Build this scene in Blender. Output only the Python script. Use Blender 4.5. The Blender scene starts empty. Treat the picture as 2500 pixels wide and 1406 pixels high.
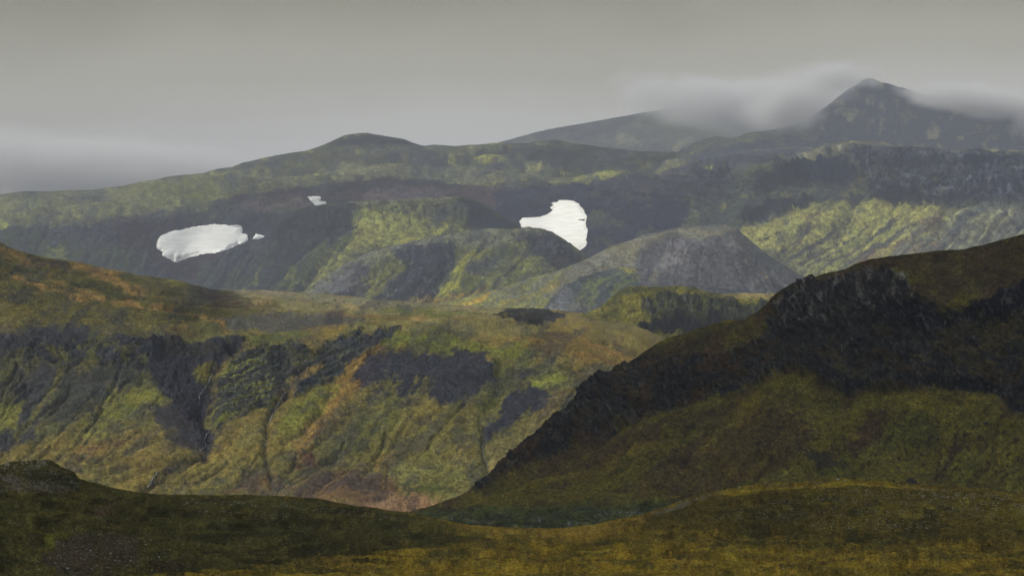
import bpy, math, random
import numpy as np

random.seed(7)
S = bpy.context.scene
COL = S.collection

# ------------------------------------------------------------------ camera
F = 7090.0            # focal length in photo pixels (photo is 2500 x 1406)
CU, EYE = 1250.0, 620.0   # principal column, eye-level row of the photo
cam_d = bpy.data.cameras.new("camera")
cam = bpy.data.objects.new("camera", cam_d)
COL.objects.link(cam)
cam.location = (0, 0, 0)
cam.rotation_euler = (math.radians(90), 0, 0)
cam_d.sensor_width = 36.0
cam_d.lens = 36.0 * F / 2500.0
cam_d.shift_y = -(703.0 - EYE) / 2500.0
cam_d.clip_start = 1.0
cam_d.clip_end = 120000.0
S.camera = cam

# ------------------------------------------------------------------ world, sun
SUN_EL, SUN_AZ = math.radians(42), math.radians(-98)   # azimuth clockwise from +Y (view direction)
w = bpy.data.worlds.new("World")
S.world = w
w.use_nodes = True
nt = w.node_tree
for n in list(nt.nodes):
    nt.nodes.remove(n)
N = nt.nodes.new
out = N("ShaderNodeOutputWorld")
add = N("ShaderNodeAddShader")
bg1, bg2 = N("ShaderNodeBackground"), N("ShaderNodeBackground")
sky = N("ShaderNodeTexSky")
sky.sky_type = 'NISHITA'
sky.sun_disc = False
sky.sun_elevation = SUN_EL
sky.sun_rotation = SUN_AZ
bg1.inputs[1].default_value = 0.012      # the little blue that filters through the overcast
nt.links.new(sky.outputs[0], bg1.inputs[0])
tc = N("ShaderNodeTexCoord")
sep = N("ShaderNodeSeparateXYZ")
nt.links.new(tc.outputs['Generated'], sep.inputs[0])
mp = N("ShaderNodeMapping")
mp.inputs['Scale'].default_value = (7, 7, 16)
nt.links.new(tc.outputs['Generated'], mp.inputs[0])
ns = N("ShaderNodeTexNoise")
ns.inputs['Scale'].default_value = 1.0
ns.inputs['Detail'].default_value = 5.0
ns.inputs['Roughness'].default_value = 0.5
nt.links.new(mp.outputs[0], ns.inputs['Vector'])
m1 = N("ShaderNodeMath"); m1.operation = 'MULTIPLY_ADD'
m1.inputs[1].default_value = 0.050
nt.links.new(ns.outputs['Fac'], m1.inputs[0])
m0 = N("ShaderNodeMath"); m0.operation = 'SUBTRACT'
m0.inputs[1].default_value = 0.025
nt.links.new(sep.outputs['Z'], m0.inputs[0])
nt.links.new(m0.outputs[0], m1.inputs[2])
# the cloud sheet is darker towards the left
mx_ = N("ShaderNodeMath"); mx_.operation = 'MULTIPLY_ADD'
mx_.inputs[1].default_value = -0.06
nt.links.new(sep.outputs['X'], mx_.inputs[0])
nt.links.new(m1.outputs[0], mx_.inputs[2])
rp = N("ShaderNodeValToRGB")
er = rp.color_ramp
er.interpolation = 'EASE'
er.elements[0].position = 0.02
er.elements[0].color = (0.54, 0.525, 0.46, 1)
er.elements[1].position = 1.0
er.elements[1].color = (.80, .86, .96, 1)
for p, c in ((0.040, (0.49, 0.462, 0.38)), (0.065, (0.365, 0.325, 0.22)), (0.095, (0.215, 0.178, 0.085)),
             (0.2, (0.33, 0.32, 0.30)), (0.4, (0.55, 0.585, 0.64))):
    e = er.elements.new(p); e.color = (*c, 1)
nt.links.new(mx_.outputs[0], rp.inputs[0])
nt.links.new(rp.outputs[0], bg2.inputs[0])
bg2.inputs[1].default_value = 0.9
nt.links.new(bg1.outputs[0], add.inputs[0])
nt.links.new(bg2.outputs[0], add.inputs[1])
nt.links.new(add.outputs[0], out.inputs['Surface'])

sd = bpy.data.lights.new("sun", 'SUN')
sd.energy = 2.5
sd.angle = math.radians(12)
sd.color = (1.0, 0.965, 0.91)
so = bpy.data.objects.new("sun", sd)
COL.objects.link(so)
so.rotation_euler = (math.radians(90) - SUN_EL, 0, -SUN_AZ + math.pi)
from mathutils import Vector
sdir = Vector((math.sin(SUN_AZ) * math.cos(SUN_EL), math.cos(SUN_AZ) * math.cos(SUN_EL), math.sin(SUN_EL)))
so.rotation_euler = sdir.to_track_quat('Z', 'Y').to_euler()

S.view_settings.view_transform = 'Standard'
S.view_settings.look = 'None'
S.view_settings.exposure = 0.0
S.view_settings.gamma = 1.0
S.cycles.max_bounces = 6
S.cycles.diffuse_bounces = 2
S.cycles.volume_bounces = 2
S.cycles.use_denoising = True
S.cycles.use_adaptive_sampling = False
S.cycles.volume_step_rate = 1.0

# ------------------------------------------------------------------ numeric noise
_rs = np.random.RandomState(11)
T2 = _rs.rand(256, 256)
T3 = _rs.rand(64, 64, 64)


def _q(t):
    return t * t * t * (t * (t * 6 - 15) + 10)


def n2(x, y, seed=0):
    """value noise, -1..1"""
    x = x + seed * 37.31; y = y + seed * 17.77
    xi, yi = np.floor(x).astype(np.int64), np.floor(y).astype(np.int64)
    fx, fy = _q(x - xi), _q(y - yi)
    a, b = xi & 255, (xi + 1) & 255
    c, d = yi & 255, (yi + 1) & 255
    r0 = T2[a, c] * (1 - fx) + T2[b, c] * fx
    r1 = T2[a, d] * (1 - fx) + T2[b, d] * fx
    return (r0 * (1 - fy) + r1 * fy) * 2 - 1


def f2(x, y, o=5, seed=0, g=0.5):
    s, a, t = 0, 1.0, 0
    c_, s_ = 0.8, 0.6
    for i in range(o):
        s = s + a * n2(x, y, seed + i * 3)
        t += a; a *= g
        x, y = (x * c_ - y * s_) * 2.03, (x * s_ + y * c_) * 2.03
    return s / t * 1.6


def s2(x, y, o=4, seed=0, g=0.55):
    """fbm without rotation: keeps streaks aligned"""
    s, a, t = 0, 1.0, 0
    for i in range(o):
        s = s + a * n2(x, y, seed + i * 5)
        t += a; a *= g
        x, y = x * 2.07, y * 1.9
    return s / t * 1.5


def ss(a, b, x):
    t = np.clip((x - a) / (b - a), 0, 1)
    return t * t * (3 - 2 * t)


def lin(c):
    c = np.asarray(c, float) / 255.0
    return np.where(c <= 0.04045, c / 12.92, ((c + 0.055) / 1.055) ** 2.4)


def seg_dist(px, py, pts):
    best = np.full(px.shape, 1e18)
    for (x0, y0), (x1, y1) in zip(pts[:-1], pts[1:]):
        dx, dy = x1 - x0, y1 - y0
        t = np.clip(((px - x0) * dx + (py - y0) * dy) / (dx * dx + dy * dy + 1e-9), 0, 1)
        best = np.minimum(best, (px - x0 - t * dx) ** 2 + (py - y0 - t * dy) ** 2)
    return np.sqrt(best)


def poly_sd(px, py, pts):
    """signed distance, positive inside"""
    pts = list(pts)
    d = seg_dist(px, py, pts + [pts[0]])
    ins = np.zeros(px.shape, bool)
    n = len(pts)
    for i in range(n):
        x0, y0 = pts[i]; x1, y1 = pts[(i + 1) % n]
        if y0 == y1:
            continue
        c = ((y0 > py) != (y1 > py)) & (px < (x1 - x0) * (py - y0) / (y1 - y0) + x0)
        ins ^= c
    return np.where(ins, d, -d)


def smooth1(a, k):
    if k < 1:
        return a
    ker = np.hanning(2 * k + 3)[1:-1]; ker /= ker.sum()
    return np.convolve(np.pad(a, k, mode='edge'), ker, mode='valid')


def tag(o, label=None, cat=None, kind=None, group=None):
    if label: o['label'] = label
    if cat: o['category'] = cat
    if kind: o['kind'] = kind
    if group: o['group'] = group
    return o


def grid_mesh(name, P, col=None, mat=None):
    R, C = P.shape[:2]
    me = bpy.data.meshes.new(name)
    nv = R * C
    me.vertices.add(nv)
    me.vertices.foreach_set("co", P.reshape(-1).astype(np.float32))
    idx = np.arange(nv).reshape(R, C)
    q = np.stack([idx[:-1, :-1], idx[1:, :-1], idx[1:, 1:], idx[:-1, 1:]], -1).reshape(-1, 4)
    nf = len(q)
    me.loops.add(nf * 4)
    me.loops.foreach_set("vertex_index", q.reshape(-1).astype(np.int32))
    me.polygons.add(nf)
    me.polygons.foreach_set("loop_start", (np.arange(nf) * 4).astype(np.int32))
    me.polygons.foreach_set("use_smooth", np.ones(nf, bool))
    me.update(calc_edges=True)
    if col is not None:
        at = me.attributes.new("cover", 'FLOAT_COLOR', 'POINT')
        at.data.foreach_set("color", np.concatenate([col.reshape(-1, 3), np.ones((nv, 1))], 1).astype(np.float32).reshape(-1))
    o = bpy.data.objects.new(name, me)
    COL.objects.link(o)
    if mat: me.materials.append(mat)
    return o


# ------------------------------------------------------------------ materials
def ground_mat(name, px, bump=1.0, var=0.5, spec=0.0, speck=0.0, cell=.27):
    """px = metres covered by one photo pixel at this hill: sets the grain size"""
    m = bpy.data.materials.new(name)
    m.use_nodes = True
    t = m.node_tree
    b = t.nodes['Principled BSDF']
    b.inputs['Roughness'].default_value = 0.95
    b.inputs['Specular IOR Level'].default_value = spec
    at = t.nodes.new("ShaderNodeAttribute"); at.attribute_name = "cover"
    tc = t.nodes.new("ShaderNodeTexCoord")
    def noise(size, det, rough=0.6, zs=1.0):
        mp = t.nodes.new("ShaderNodeMapping")
        mp.inputs['Scale'].default_value = (1 / size, 0.5 / size, zs / size)
        t.links.new(tc.outputs['Object'], mp.inputs[0])
        n = t.nodes.new("ShaderNodeTexNoise")
        n.inputs['Scale'].default_value = 1.0
        n.inputs['Detail'].default_value = det
        n.inputs['Roughness'].default_value = rough
        t.links.new(mp.outputs[0], n.inputs['Vector'])
        return n
    na = noise(11 * px, 6, 0.75)
    nb = noise(3.2 * px, 3, 0.7, 1.4)
    mul = t.nodes.new("ShaderNodeMapRange")
    mul.inputs['From Min'].default_value = 0.30; mul.inputs['From Max'].default_value = 0.70
    mul.inputs['To Min'].default_value = 1 - var; mul.inputs['To Max'].default_value = 1 + var
    t.links.new(na.outputs['Fac'], mul.inputs['Value'])
    mul2 = t.nodes.new("ShaderNodeMapRange")
    mul2.inputs['From Min'].default_value = 0.32; mul2.inputs['From Max'].default_value = 0.68
    mul2.inputs['To Min'].default_value = 1 - var * .8; mul2.inputs['To Max'].default_value = 1 + var * .8
    t.links.new(nb.outputs['Fac'], mul2.inputs['Value'])
    mm = t.nodes.new("ShaderNodeMath"); mm.operation = 'MULTIPLY'
    t.links.new(mul.outputs[0], mm.inputs[0]); t.links.new(mul2.outputs[0], mm.inputs[1])
    vm = t.nodes.new("ShaderNodeVectorMath"); vm.operation = 'SCALE'
    t.links.new(at.outputs['Color'], vm.inputs[0]); t.links.new(mm.outputs[0], vm.inputs['Scale'])
    cl = t.nodes.new("ShaderNodeTexVoronoi"); cl.inputs['Scale'].default_value = 1.0
    mpc = t.nodes.new("ShaderNodeMapping"); mpc.inputs['Scale'].default_value = (1 / (6.5 * px), .45 / (6.5 * px), 1.1 / (6.5 * px))
    wj = t.nodes.new("ShaderNodeVectorMath"); wj.operation = 'MULTIPLY_ADD'; wj.inputs[1].default_value = (9 * px,) * 3
    t.links.new(nb.outputs['Color'], wj.inputs[0]); t.links.new(tc.outputs['Object'], wj.inputs[2])
    t.links.new(wj.outputs[0], mpc.inputs[0]); t.links.new(mpc.outputs[0], cl.inputs['Vector'])
    cr = t.nodes.new("ShaderNodeMapRange"); cr.inputs['From Min'].default_value = 0.05; cr.inputs['From Max'].default_value = .85
    cr.inputs['To Min'].default_value = 1 + cell * 1.35; cr.inputs['To Max'].default_value = 1 - cell
    t.links.new(cl.outputs['Distance'], cr.inputs['Value'])
    vc_ = t.nodes.new("ShaderNodeVectorMath"); vc_.operation = 'SCALE'
    t.links.new(vm.outputs[0], vc_.inputs[0]); t.links.new(cr.outputs[0], vc_.inputs['Scale'])
    vm = vc_
    # slight hue drift between greener and browner growth
    nh = noise(40 * px, 4, 0.6)
    hr = t.nodes.new("ShaderNodeMapRange")
    hr.inputs['From Min'].default_value = 0.3; hr.inputs['From Max'].default_value = 0.7
    t.links.new(nh.outputs['Fac'], hr.inputs['Value'])
    hx = t.nodes.new("ShaderNodeMix"); hx.data_type = 'RGBA'; hx.blend_type = 'MIX'
    hx.inputs[6].default_value = (1.04, 0.985, 0.96, 1); hx.inputs[7].default_value = (0.965, 1.01, 1.03, 1)
    t.links.new(hr.outputs[0], hx.inputs[0])
    vh = t.nodes.new("ShaderNodeVectorMath"); vh.operation = 'MULTIPLY'
    t.links.new(vm.outputs[0], vh.inputs[0]); t.links.new(hx.outputs[2], vh.inputs[1])
    src = vh.outputs[0]
    if speck > 0:      # loose pale stones, far smaller than a modelled one
        vo = t.nodes.new("ShaderNodeTexVoronoi")
        mp = t.nodes.new("ShaderNodeMapping")
        mp.inputs['Scale'].default_value = (1 / (7 * px),) * 3
        t.links.new(tc.outputs['Object'], mp.inputs[0]); t.links.new(mp.outputs[0], vo.inputs['Vector'])
        vo.inputs['Scale'].default_value = 1.0
        lt = t.nodes.new("ShaderNodeMath"); lt.operation = 'LESS_THAN'; lt.inputs[1].default_value = 0.2
        t.links.new(vo.outputs['Distance'], lt.inputs[0])
        gt = t.nodes.new("ShaderNodeMapRange")
        gt.inputs['From Min'].default_value = 0.52; gt.inputs['From Max'].default_value = 0.7
        gt.inputs['To Max'].default_value = speck
        t.links.new(nh.outputs['Fac'], gt.inputs['Value'])
        ml = t.nodes.new("ShaderNodeMath"); ml.operation = 'MULTIPLY'
        t.links.new(lt.outputs[0], ml.inputs[0]); t.links.new(gt.outputs[0], ml.inputs[1])
        sx = t.nodes.new("ShaderNodeMix"); sx.data_type = 'RGBA'
        t.links.new(ml.outputs[0], sx.inputs[0]); t.links.new(src, sx.inputs[6])
        sx.inputs[7].default_value = (0.22, 0.22, 0.20, 1)
        src = sx.outputs[2]
    t.links.new(src, b.inputs['Base Color'])
    bp = t.nodes.new("ShaderNodeBump")
    bp.inputs['Strength'].default_value = 1.0
    bp.inputs['Distance'].default_value = 1.6 * px * bump
    ad = t.nodes.new("ShaderNodeMath"); ad.operation = 'MULTIPLY_ADD'; ad.inputs[1].default_value = 0.45
    t.links.new(nb.outputs['Fac'], ad.inputs[0]); t.links.new(na.outputs['Fac'], ad.inputs[2])
    ac = t.nodes.new("ShaderNodeMath"); ac.operation = 'MULTIPLY_ADD'; ac.inputs[1].default_value = -.4
    t.links.new(cl.outputs['Distance'], ac.inputs[0]); t.links.new(ad.outputs[0], ac.inputs[2])
    t.links.new(ac.outputs[0], bp.inputs['Height'])
    t.links.new(bp.outputs[0], b.inputs['Normal'])
    return m


# ------------------------------------------------------------------ terrain sheet
HAZE_C = lin((150, 153, 160))


def far(d):
    """true distance: everything beyond the moor stands about twice as far off"""
    return np.where(np.asarray(d, float) < 3300, d, 3300 + (np.asarray(d, float) - 3300) * 1.9)


class Sheet:
    """One hill. Contour lines are given by photo row and true distance; the hill between them is a
    real surface in metres, with a rounded back that falls away behind the crest."""

    def __init__(s, name, u0, u1, du, contours, back=(400, 14), haze=0.0, E=0.9, seed=0, csm=3, rsm=6, mute=0.0, rock=(80, 82, 88), rk=.45, lean=.9, crest=.3, tex=.24):
        s.crest, s.tex = crest, tex
        s.mute, s.rockc, s.rk, s.lean = mute, rock, rk, lean
        s.name, s.seed, s.haze, s.E = name, seed, haze, E
        u = np.arange(u0, u1 + du, du, dtype=float)
        nb = back[1]
        cs = []
        for vp, dp, rows in contours:
            v = np.interp(u, [p[0] for p in vp], [p[1] for p in vp]) if isinstance(vp, (list, tuple)) else np.full(u.shape, float(vp))
            d = np.interp(u, [p[0] for p in dp], [p[1] for p in dp]) if isinstance(dp, (list, tuple)) else np.full(u.shape, float(dp))
            cs.append((smooth1(v, int(csm * 3 / du)), smooth1(d, int(60 / du)), rows))
        V, D = [], []
        for i in range(len(cs) - 1):
            n = cs[i][2]
            for k in range(n):
                t = k / n
                V.append(cs[i][0] * (1 - t) + cs[i + 1][0] * t)
                D.append(cs[i][1] * (1 - t) + cs[i + 1][1] * t)
        V.append(cs[-1][0]); D.append(cs[-1][1])
        V, D = np.array(V), np.array(D)
        for _ in range(rsm):     # round the breaks of slope, crest row kept
            for k in (1, 3, 6):
                Vn, Dn = V.copy(), D.copy()
                Dn[k:-k] = (D[:-2 * k] + D[k:-k] * 2 + D[2 * k:]) / 4
                D = Dn
        D = far(D)
        Z = -(V - EYE) / F * D
        # back side
        L = back[0] * (float(far(D.max() / 1.0)) / D.max() if False else (1.7 if D.mean() > 5500 else 1.0))
        bz, bd, bv = [], [], []
        sl = np.clip((Z[0] - Z[3]) / np.maximum(D[0] - D[3], 1), 0.02, 0.6)
        for k in range(nb, 0, -1):
            t = (k / nb) ** 1.6
            bd.append(D[0] + L * t)
            bz.append(Z[0] + sl * 0.15 * L * t * (1 - t) ** 6 - L * (0.55 * t * t + 0.10 * t))
            bv.append(V[0])
        s.nb = nb
        Df = np.concatenate([np.array(bd), D]); Zf = np.concatenate([np.array(bz), Z])
        s.V = np.concatenate([np.array(bv), V]); s.D = Df
        s.U = np.broadcast_to(u, s.V.shape).copy()
        s.U0 = s.U
        X = (s.U - CU) / F * Df
        s.P = np.stack([X, Df, Zf], -1)
        dm = Df.mean(0, keepdims=True)
        s.m = float(np.median(D)) / F
        step = np.sqrt(np.sum(np.diff(s.P, axis=0) ** 2, -1))
        W = np.concatenate([np.zeros((1, len(u))), np.cumsum(step, 0)], 0)
        s.W = W.mean(1, keepdims=True) / s.m * np.ones_like(s.V)     # on-surface length down the slope, px
        s.disp = np.zeros_like(s.V)
        du_ = np.gradient(s.P, axis=1); dv_ = np.gradient(s.P, axis=0)
        n = np.cross(du_, dv_)
        n /= np.linalg.norm(n, axis=-1, keepdims=True) + 1e-9
        n *= np.sign(n[..., 2:3] + 1e-9)
        s.n = -n if n[..., 2].mean() < 0 else n
        s.col = None
        wx = f2(s.U / 26, s.V / 18, 4, seed + 1); wy = f2(s.U / 26, s.V / 18, 4, seed + 2)
        s.wx, s.wy = wx, wy
        s.lw = f2(s.U / 150, s.V / 150, 3, seed + 71) * 34
        s.fine = f2(s.U / 5, s.V / 3.2, 3, seed + 9)
        s.sh = 0.0

    def look(s, c):
        c = np.asarray(c, float); c = c * (1 - s.mute) + (c @ np.array((.3, .59, .11))) * s.mute
        a = (lin(c) - s.haze * HAZE_C) / (1 - s.haze) / s.E
        return np.clip(a, 0.004, 0.8)

    def base(s, c):
        s.col = np.ones(s.V.shape + (3,)) * s.look(c)

    def _mix(s, m, c, sl=None):
        a = s.look(c)
        if sl is None:
            s.col = s.col * (1 - m[..., None]) + a * m[..., None]
        else:
            r = s.col[sl]
            s.col[sl] = r * (1 - m[..., None]) + a * m[..., None]

    def _box(s, pts, pad):
        xs = [p[0] for p in pts]; ys = [p[1] for p in pts]
        c0 = np.searchsorted(s.U[0], min(xs) - pad); c1 = np.searchsorted(s.U[0], max(xs) + pad)
        rr = np.where(((s.V[:, c0:c1] > min(ys) - pad) & (s.V[:, c0:c1] < max(ys) + pad)).any(1))[0] if c1 > c0 else []
        if len(rr) == 0:
            return None
        return (slice(rr[0], rr[-1] + 1), slice(c0, c1))

    def streak(s, wu, wv, sh, seed, o=4):
        return s2((s.U + sh * s.V + s.wx * 5 + s.lw) / wu, s.V / wv, o, s.seed + seed)

    def poly(s, pts, c, fe=8, warp=12, amt=1.0, brk=0.35, sh=None, sz=(14, 60)):
        """a patch of one ground cover with a ragged outline; sh = lean of its streaks"""
        b = s._box(pts, fe + warp * 2 + 10)
        if b is None: return
        U = s.U[b] + s.wx[b] * warp; V = s.V[b] + s.wy[b] * warp * 0.7
        d = poly_sd(U, V, pts) / (fe * 1.35)
        if sh is None:
            nz = f2(s.U[b] / (sz[0] * 1.8), s.V[b] / (sz[0] * 1.1), 6, s.seed + int(abs(pts[0][0])) % 91)
        else:
            nz = s2((s.U[b] + sh * s.V[b] + s.wx[b] * 5) / (sz[0] * 1.4), s.V[b] / (sz[1] * 1.2), 5, s.seed + int(abs(pts[0][0])) % 91)
        m = ss(-0.5, 0.7, d + nz * brk * 2.2 + s.fine[b] * 0.4)
        inner = ss(-0.75, 0.0, nz + 0.25 + np.clip(d, 0, 6) * 0.12 * (1 - brk)) * brk + (1 - brk)
        s._mix(m * inner * amt, c, b)

    def line(s, pts, wd, c, amt=1.0, warp=3.0, fade=None):
        b = s._box(pts, wd * 3 + warp * 2 + 4)
        if b is None: return
        d = seg_dist(s.U[b] + s.wx[b] * warp, s.V[b] + s.wy[b] * warp, pts)
        m = np.exp(-(d / wd) ** 2) * np.clip(0.8 + 0.6 * s.fine[b], 0, 1) * amt
        s._mix(np.clip(m, 0, 1), c, b)

    def mott(s, c, wu, wv, lo, hi, amt=1.0, sh=None, seed=5, where=None):
        """patchy cover everywhere (or inside a polygon)"""
        if sh is None:
            nz = f2(s.U / wu, s.V / wv, 5, s.seed + seed)
        else:
            nz = s.streak(wu, wv, sh, seed)
        m = ss(lo, hi, nz + 0.12 * s.fine) * amt
        if where is not None:
            pts, fe = where
            m = m * ss(-0.5, 0.5, poly_sd(s.U + s.wx * fe * .6, s.V + s.wy * fe * .6, pts) / fe)
        s._mix(m, c)

    # ---- relief (amounts in photo pixels at the hill's distance)
    def relief(s, a, size, o=6, seed=20, g=0.5, where=None):
        d = f2(s.U / size, s.W / size, o, s.seed + seed, g) * a
        if where is not None:
            d = d * ss(-0.5, 0.5, poly_sd(s.U + s.wx * 10, s.V + s.wy * 8, where[0]) / where[1])
        s.disp += d * s.m

    def gully(s, a, wu, wv, sh, seed=30, where=None, o=3):
        nz = s.streak(wu, wv, sh, seed, o)
        r = -(1 - np.abs(nz) * 1.6).clip(0, 1) ** 2
        d = r * a * ss(-0.5, 0.6, f2(s.U / 110, s.V / 80, 3, s.seed + seed + 40))
        if where is not None:
            d = d * ss(-0.5, 0.5, poly_sd(s.U, s.V, where[0]) / where[1])
        s.disp += d * s.m
        return -r

    def cliff(s, pts, a, wu=9, wv=34, fe=10, ledge=14, sh=0.0, seed=50):
        """broken rock: upright ribs, ledges and blocks"""
        b = s._box(pts, 60)
        if b is None: return
        U, V = s.U[b] + s.wx[b] * 6, s.V[b] + s.wy[b] * 4
        m = ss(-0.6, 0.6, poly_sd(s.U[b] + s.wx[b] * 14, s.V[b] + s.wy[b] * 12, pts) / fe)
        t = U + sh * V
        def rdg(x, y, sd_): return (1 - np.abs(s2(x, y, 3, s.seed + sd_)) * 1.7).clip(-.3, 1)
        big = rdg(t / (wu * 6), V / (wv * 2.6), seed)
        mid = rdg(t / (wu * 2.2), V / (wv * 1.2), seed + 3)
        rib = s2(t / wu, V / (wv * .6), 4, s.seed + seed + 5)
        lv = (V + 9 * f2(U / 70, V / 70, 3, s.seed + 4)) / ledge
        led = lv - np.floor(lv); led = (ss(0.0, 0.2, led) - led) * ss(-.4, .5, f2(U / 40, V / 14, 3, s.seed + 6))
        blk = f2(U / 8, V / 7, 5, s.seed + seed + 7, 0.62)
        s.disp[b] += m * a * (1.5 * big + .9 * mid + .25 * rib + .9 * led + .8 * blk) * s.m

    def carve(s, pts, wd, a, warp=4.0):
        b = s._box(pts, abs(wd) * 4 + 10)
        if b is None: return
        d = seg_dist(s.U[b] + s.wx[b] * warp, s.V[b] + s.wy[b] * warp, pts)
        s.disp[b] -= np.exp(-(d / wd) ** 2) * a * s.m

    def dome(s, cu, cv, ru, rv, a):
        s.disp += np.exp(-((s.U - cu) / ru) ** 2 - ((s.V - cv) / rv) ** 2) * a * s.m

    def finish(s, jit=3.2, grain=0.13):
        """fray every border between covers, let the rock show through, add grain"""
        R, C = s.V.shape
        du = s.U[0, 1] - s.U[0, 0]
        st = s.U + s.lean * s.V + s.lw
        a = f2(s.U / 9, s.V / 7, 5, s.seed + 101, .6); b = f2(s.U / 9, s.V / 7, 5, s.seed + 102, .6)
        rowpx = np.maximum(np.abs(np.gradient(s.V, axis=0)), .35)
        ii, jj = np.meshgrid(np.arange(R), np.arange(C), indexing='ij')
        di = b * jit
        j2 = np.clip(np.round(jj + (a * jit * 1.3 - s.lean * di * .5) / du), 0, C - 1).astype(int)
        i2 = np.clip(np.round(ii + di / rowpx), s.nb, R - 1).astype(int)
        s.col = s.col[i2, j2]
        # bare rock and grit between the growth, thicker in belts
        belt = f2(s.U / 120, s.V / 50, 5, s.seed + 110)
        rk1 = s2(st / 26, s.V / 110, 6, s.seed + 111, .6)
        rk2 = f2(s.U / 30, s.V / 15, 6, s.seed + 112, .6)
        m = ss(.0, .55, .5 * rk1 + .5 * rk2 + .5 * belt) * s.rk
        s._mix(m, s.rockc)
        g1 = f2(s.U / 4.2, s.V / 3.2, 3, s.seed + 105, .75)
        g2 = f2(s.U / 60, s.V / 30, 6, s.seed + 106, .58)
        g3 = s2(st / 16, s.V / 80, 5, s.seed + 107)
        g4 = s2(s.U / 15, s.V / 4.2, 5, s.seed + 113, .68)       # low turf and stone lines lying along the slope
        g5 = f2(s.U / 9, s.V / 5.5, 4, s.seed + 114, .7)
        s.col = s.col * np.exp(grain * (.8 * g1 + 1.5 * g2 + .7 * g3) + s.tex * (1.0 * g4 + .9 * g5))[..., None]
        fl = ss(.42, .62, f2(s.U / 10, s.V / 6, 5, s.seed + 115, .68) + .35 * belt)[..., None] * s.tex * 1.6
        s.col = s.col * (1 - fl) + (s.col * .45) * fl              # tussocks, holes and dark stones
        hue = f2(s.U / 40, s.V / 20, 6, s.seed + 108, .6)[..., None]
        s.col = s.col * (1 + hue * np.array((.05, .0, -.05)))
        s.col = np.clip(s.col, .003, .8)

    def drains(s, n, u0, u1, v0, v1, lean, wd=5, a=6, c=None, amt=.5, seed=1, length=(90, 260)):
        """little watercourses worn down the slope, some joining"""
        rr = random.Random(seed * 101 + s.seed)
        for k in range(n):
            u, v = rr.uniform(u0, u1), rr.uniform(v0, v1)
            L = rr.uniform(*length); pts = [(u, v)]; w = rr.uniform(-.35, .35)
            ve = min(v + L, v1 + L * .4)
            while v < ve:
                dv = rr.uniform(7, 13); w = w * .8 + rr.uniform(-.28, .28)
                ln = lean(u, v) if callable(lean) else lean
                u -= (ln + w) * dv; v += dv; pts.append((u, v))
            if len(pts) < 3: continue
            k_ = rr.uniform(.5, 1.2)
            s.carve(pts, wd * k_, a * k_, 2)
            if c is not None: s.line(pts, wd * .9 * k_, c, amt * rr.uniform(.5, 1.2), warp=2)  # crease shade painted in as a darker line along the channel
            if rr.random() < .5:
                i = rr.randrange(1, len(pts) - 1); x, y = pts[i]; br = [(x, y)]; sg = rr.choice((-1, 1))
                for _ in range(rr.randrange(2, 5)):
                    y -= 10; x += (lean(x, y) if callable(lean) else lean) * 10 + sg * rr.uniform(2, 8); br.append((x, y))
                s.carve(br, wd * .8 * k_, a * .7 * k_, 2)

    def build(s, mat, label, cat, name=None):
        s.finish()
        vc = s.V[s.nb:s.nb + 1]
        near = s.crest + (1 - s.crest) * ss(0, 38, s.V - vc)      # skylines stay worn and smooth
        near[:s.nb] = s.crest
        s.P = s.P + s.n * (s.disp * near)[..., None]
        s.obj = grid_mesh(name or s.name, s.P, s.col, mat)
        tag(s.obj, label, cat, 'structure')
        return s.obj

    def at(s, u, v):
        """surface point near a photo position"""
        j = int(round((u - s.U[0, 0]) / (s.U[0, 1] - s.U[0, 0])))
        j = max(0, min(s.U.shape[1] - 1, j))
        i = s.nb + int(np.argmin(np.abs(s.V[s.nb:, j] - v)))
        return Vector(s.P[i, j]), Vector(s.n[i, j])


SHEETS = {}
FULL = [(-400, 0), (2900, 0), (2900, 1500), (-400, 1500)]

# ================================================================== far ridge, left, lost in mist
s = Sheet("mountain", -500, 900, 5, [
    ([(-500, 350), (0, 362), (120, 374), (250, 374), (340, 380), (420, 392), (510, 414), (600, 450), (900, 560)], 12600, 40),
    (620, 11800, 1)], back=(900, 8), haze=0.40, seed=1, E=.75, mute=.6, rk=.2)
s.base((128, 127, 122))
s.mott((116, 117, 118), 60, 30, 0, .5, sh=.5)
s.relief(5, 70); s.build(ground_mat("far_scree", s.m), "faint grey mountain ridge sunk in mist at the left edge", "mountain")

# ================================================================== far ridge behind the peak
s = Sheet("mountain", 1000, 2900, 4, [
    ([(1000, 480), (1100, 418), (1160, 375), (1210, 350), (1250, 338), (1330, 318), (1400, 306), (1500, 287), (1650, 262), (1780, 240), (1860, 231), (1960, 232), (2060, 250), (2200, 300), (2900, 400)], 12400, 60),
    (420, 11700, 20), (560, 11400, 1)], back=(900, 8), haze=0.38, seed=2, E=.8, mute=.45, rk=.3)
s.base((104, 107, 104))
s.mott((120, 121, 104), 50, 30, -.1, .6, .6, sh=1.0)
s.mott((92, 95, 100), 90, 60, 0, .5, .7, sh=1.0, seed=8)
s.relief(6, 90); s.gully(5, 60, 200, 1.0)
s.build(ground_mat("far_ridge_ground", s.m), "long smooth ridge rising behind the plateau into low cloud", "mountain")

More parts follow.
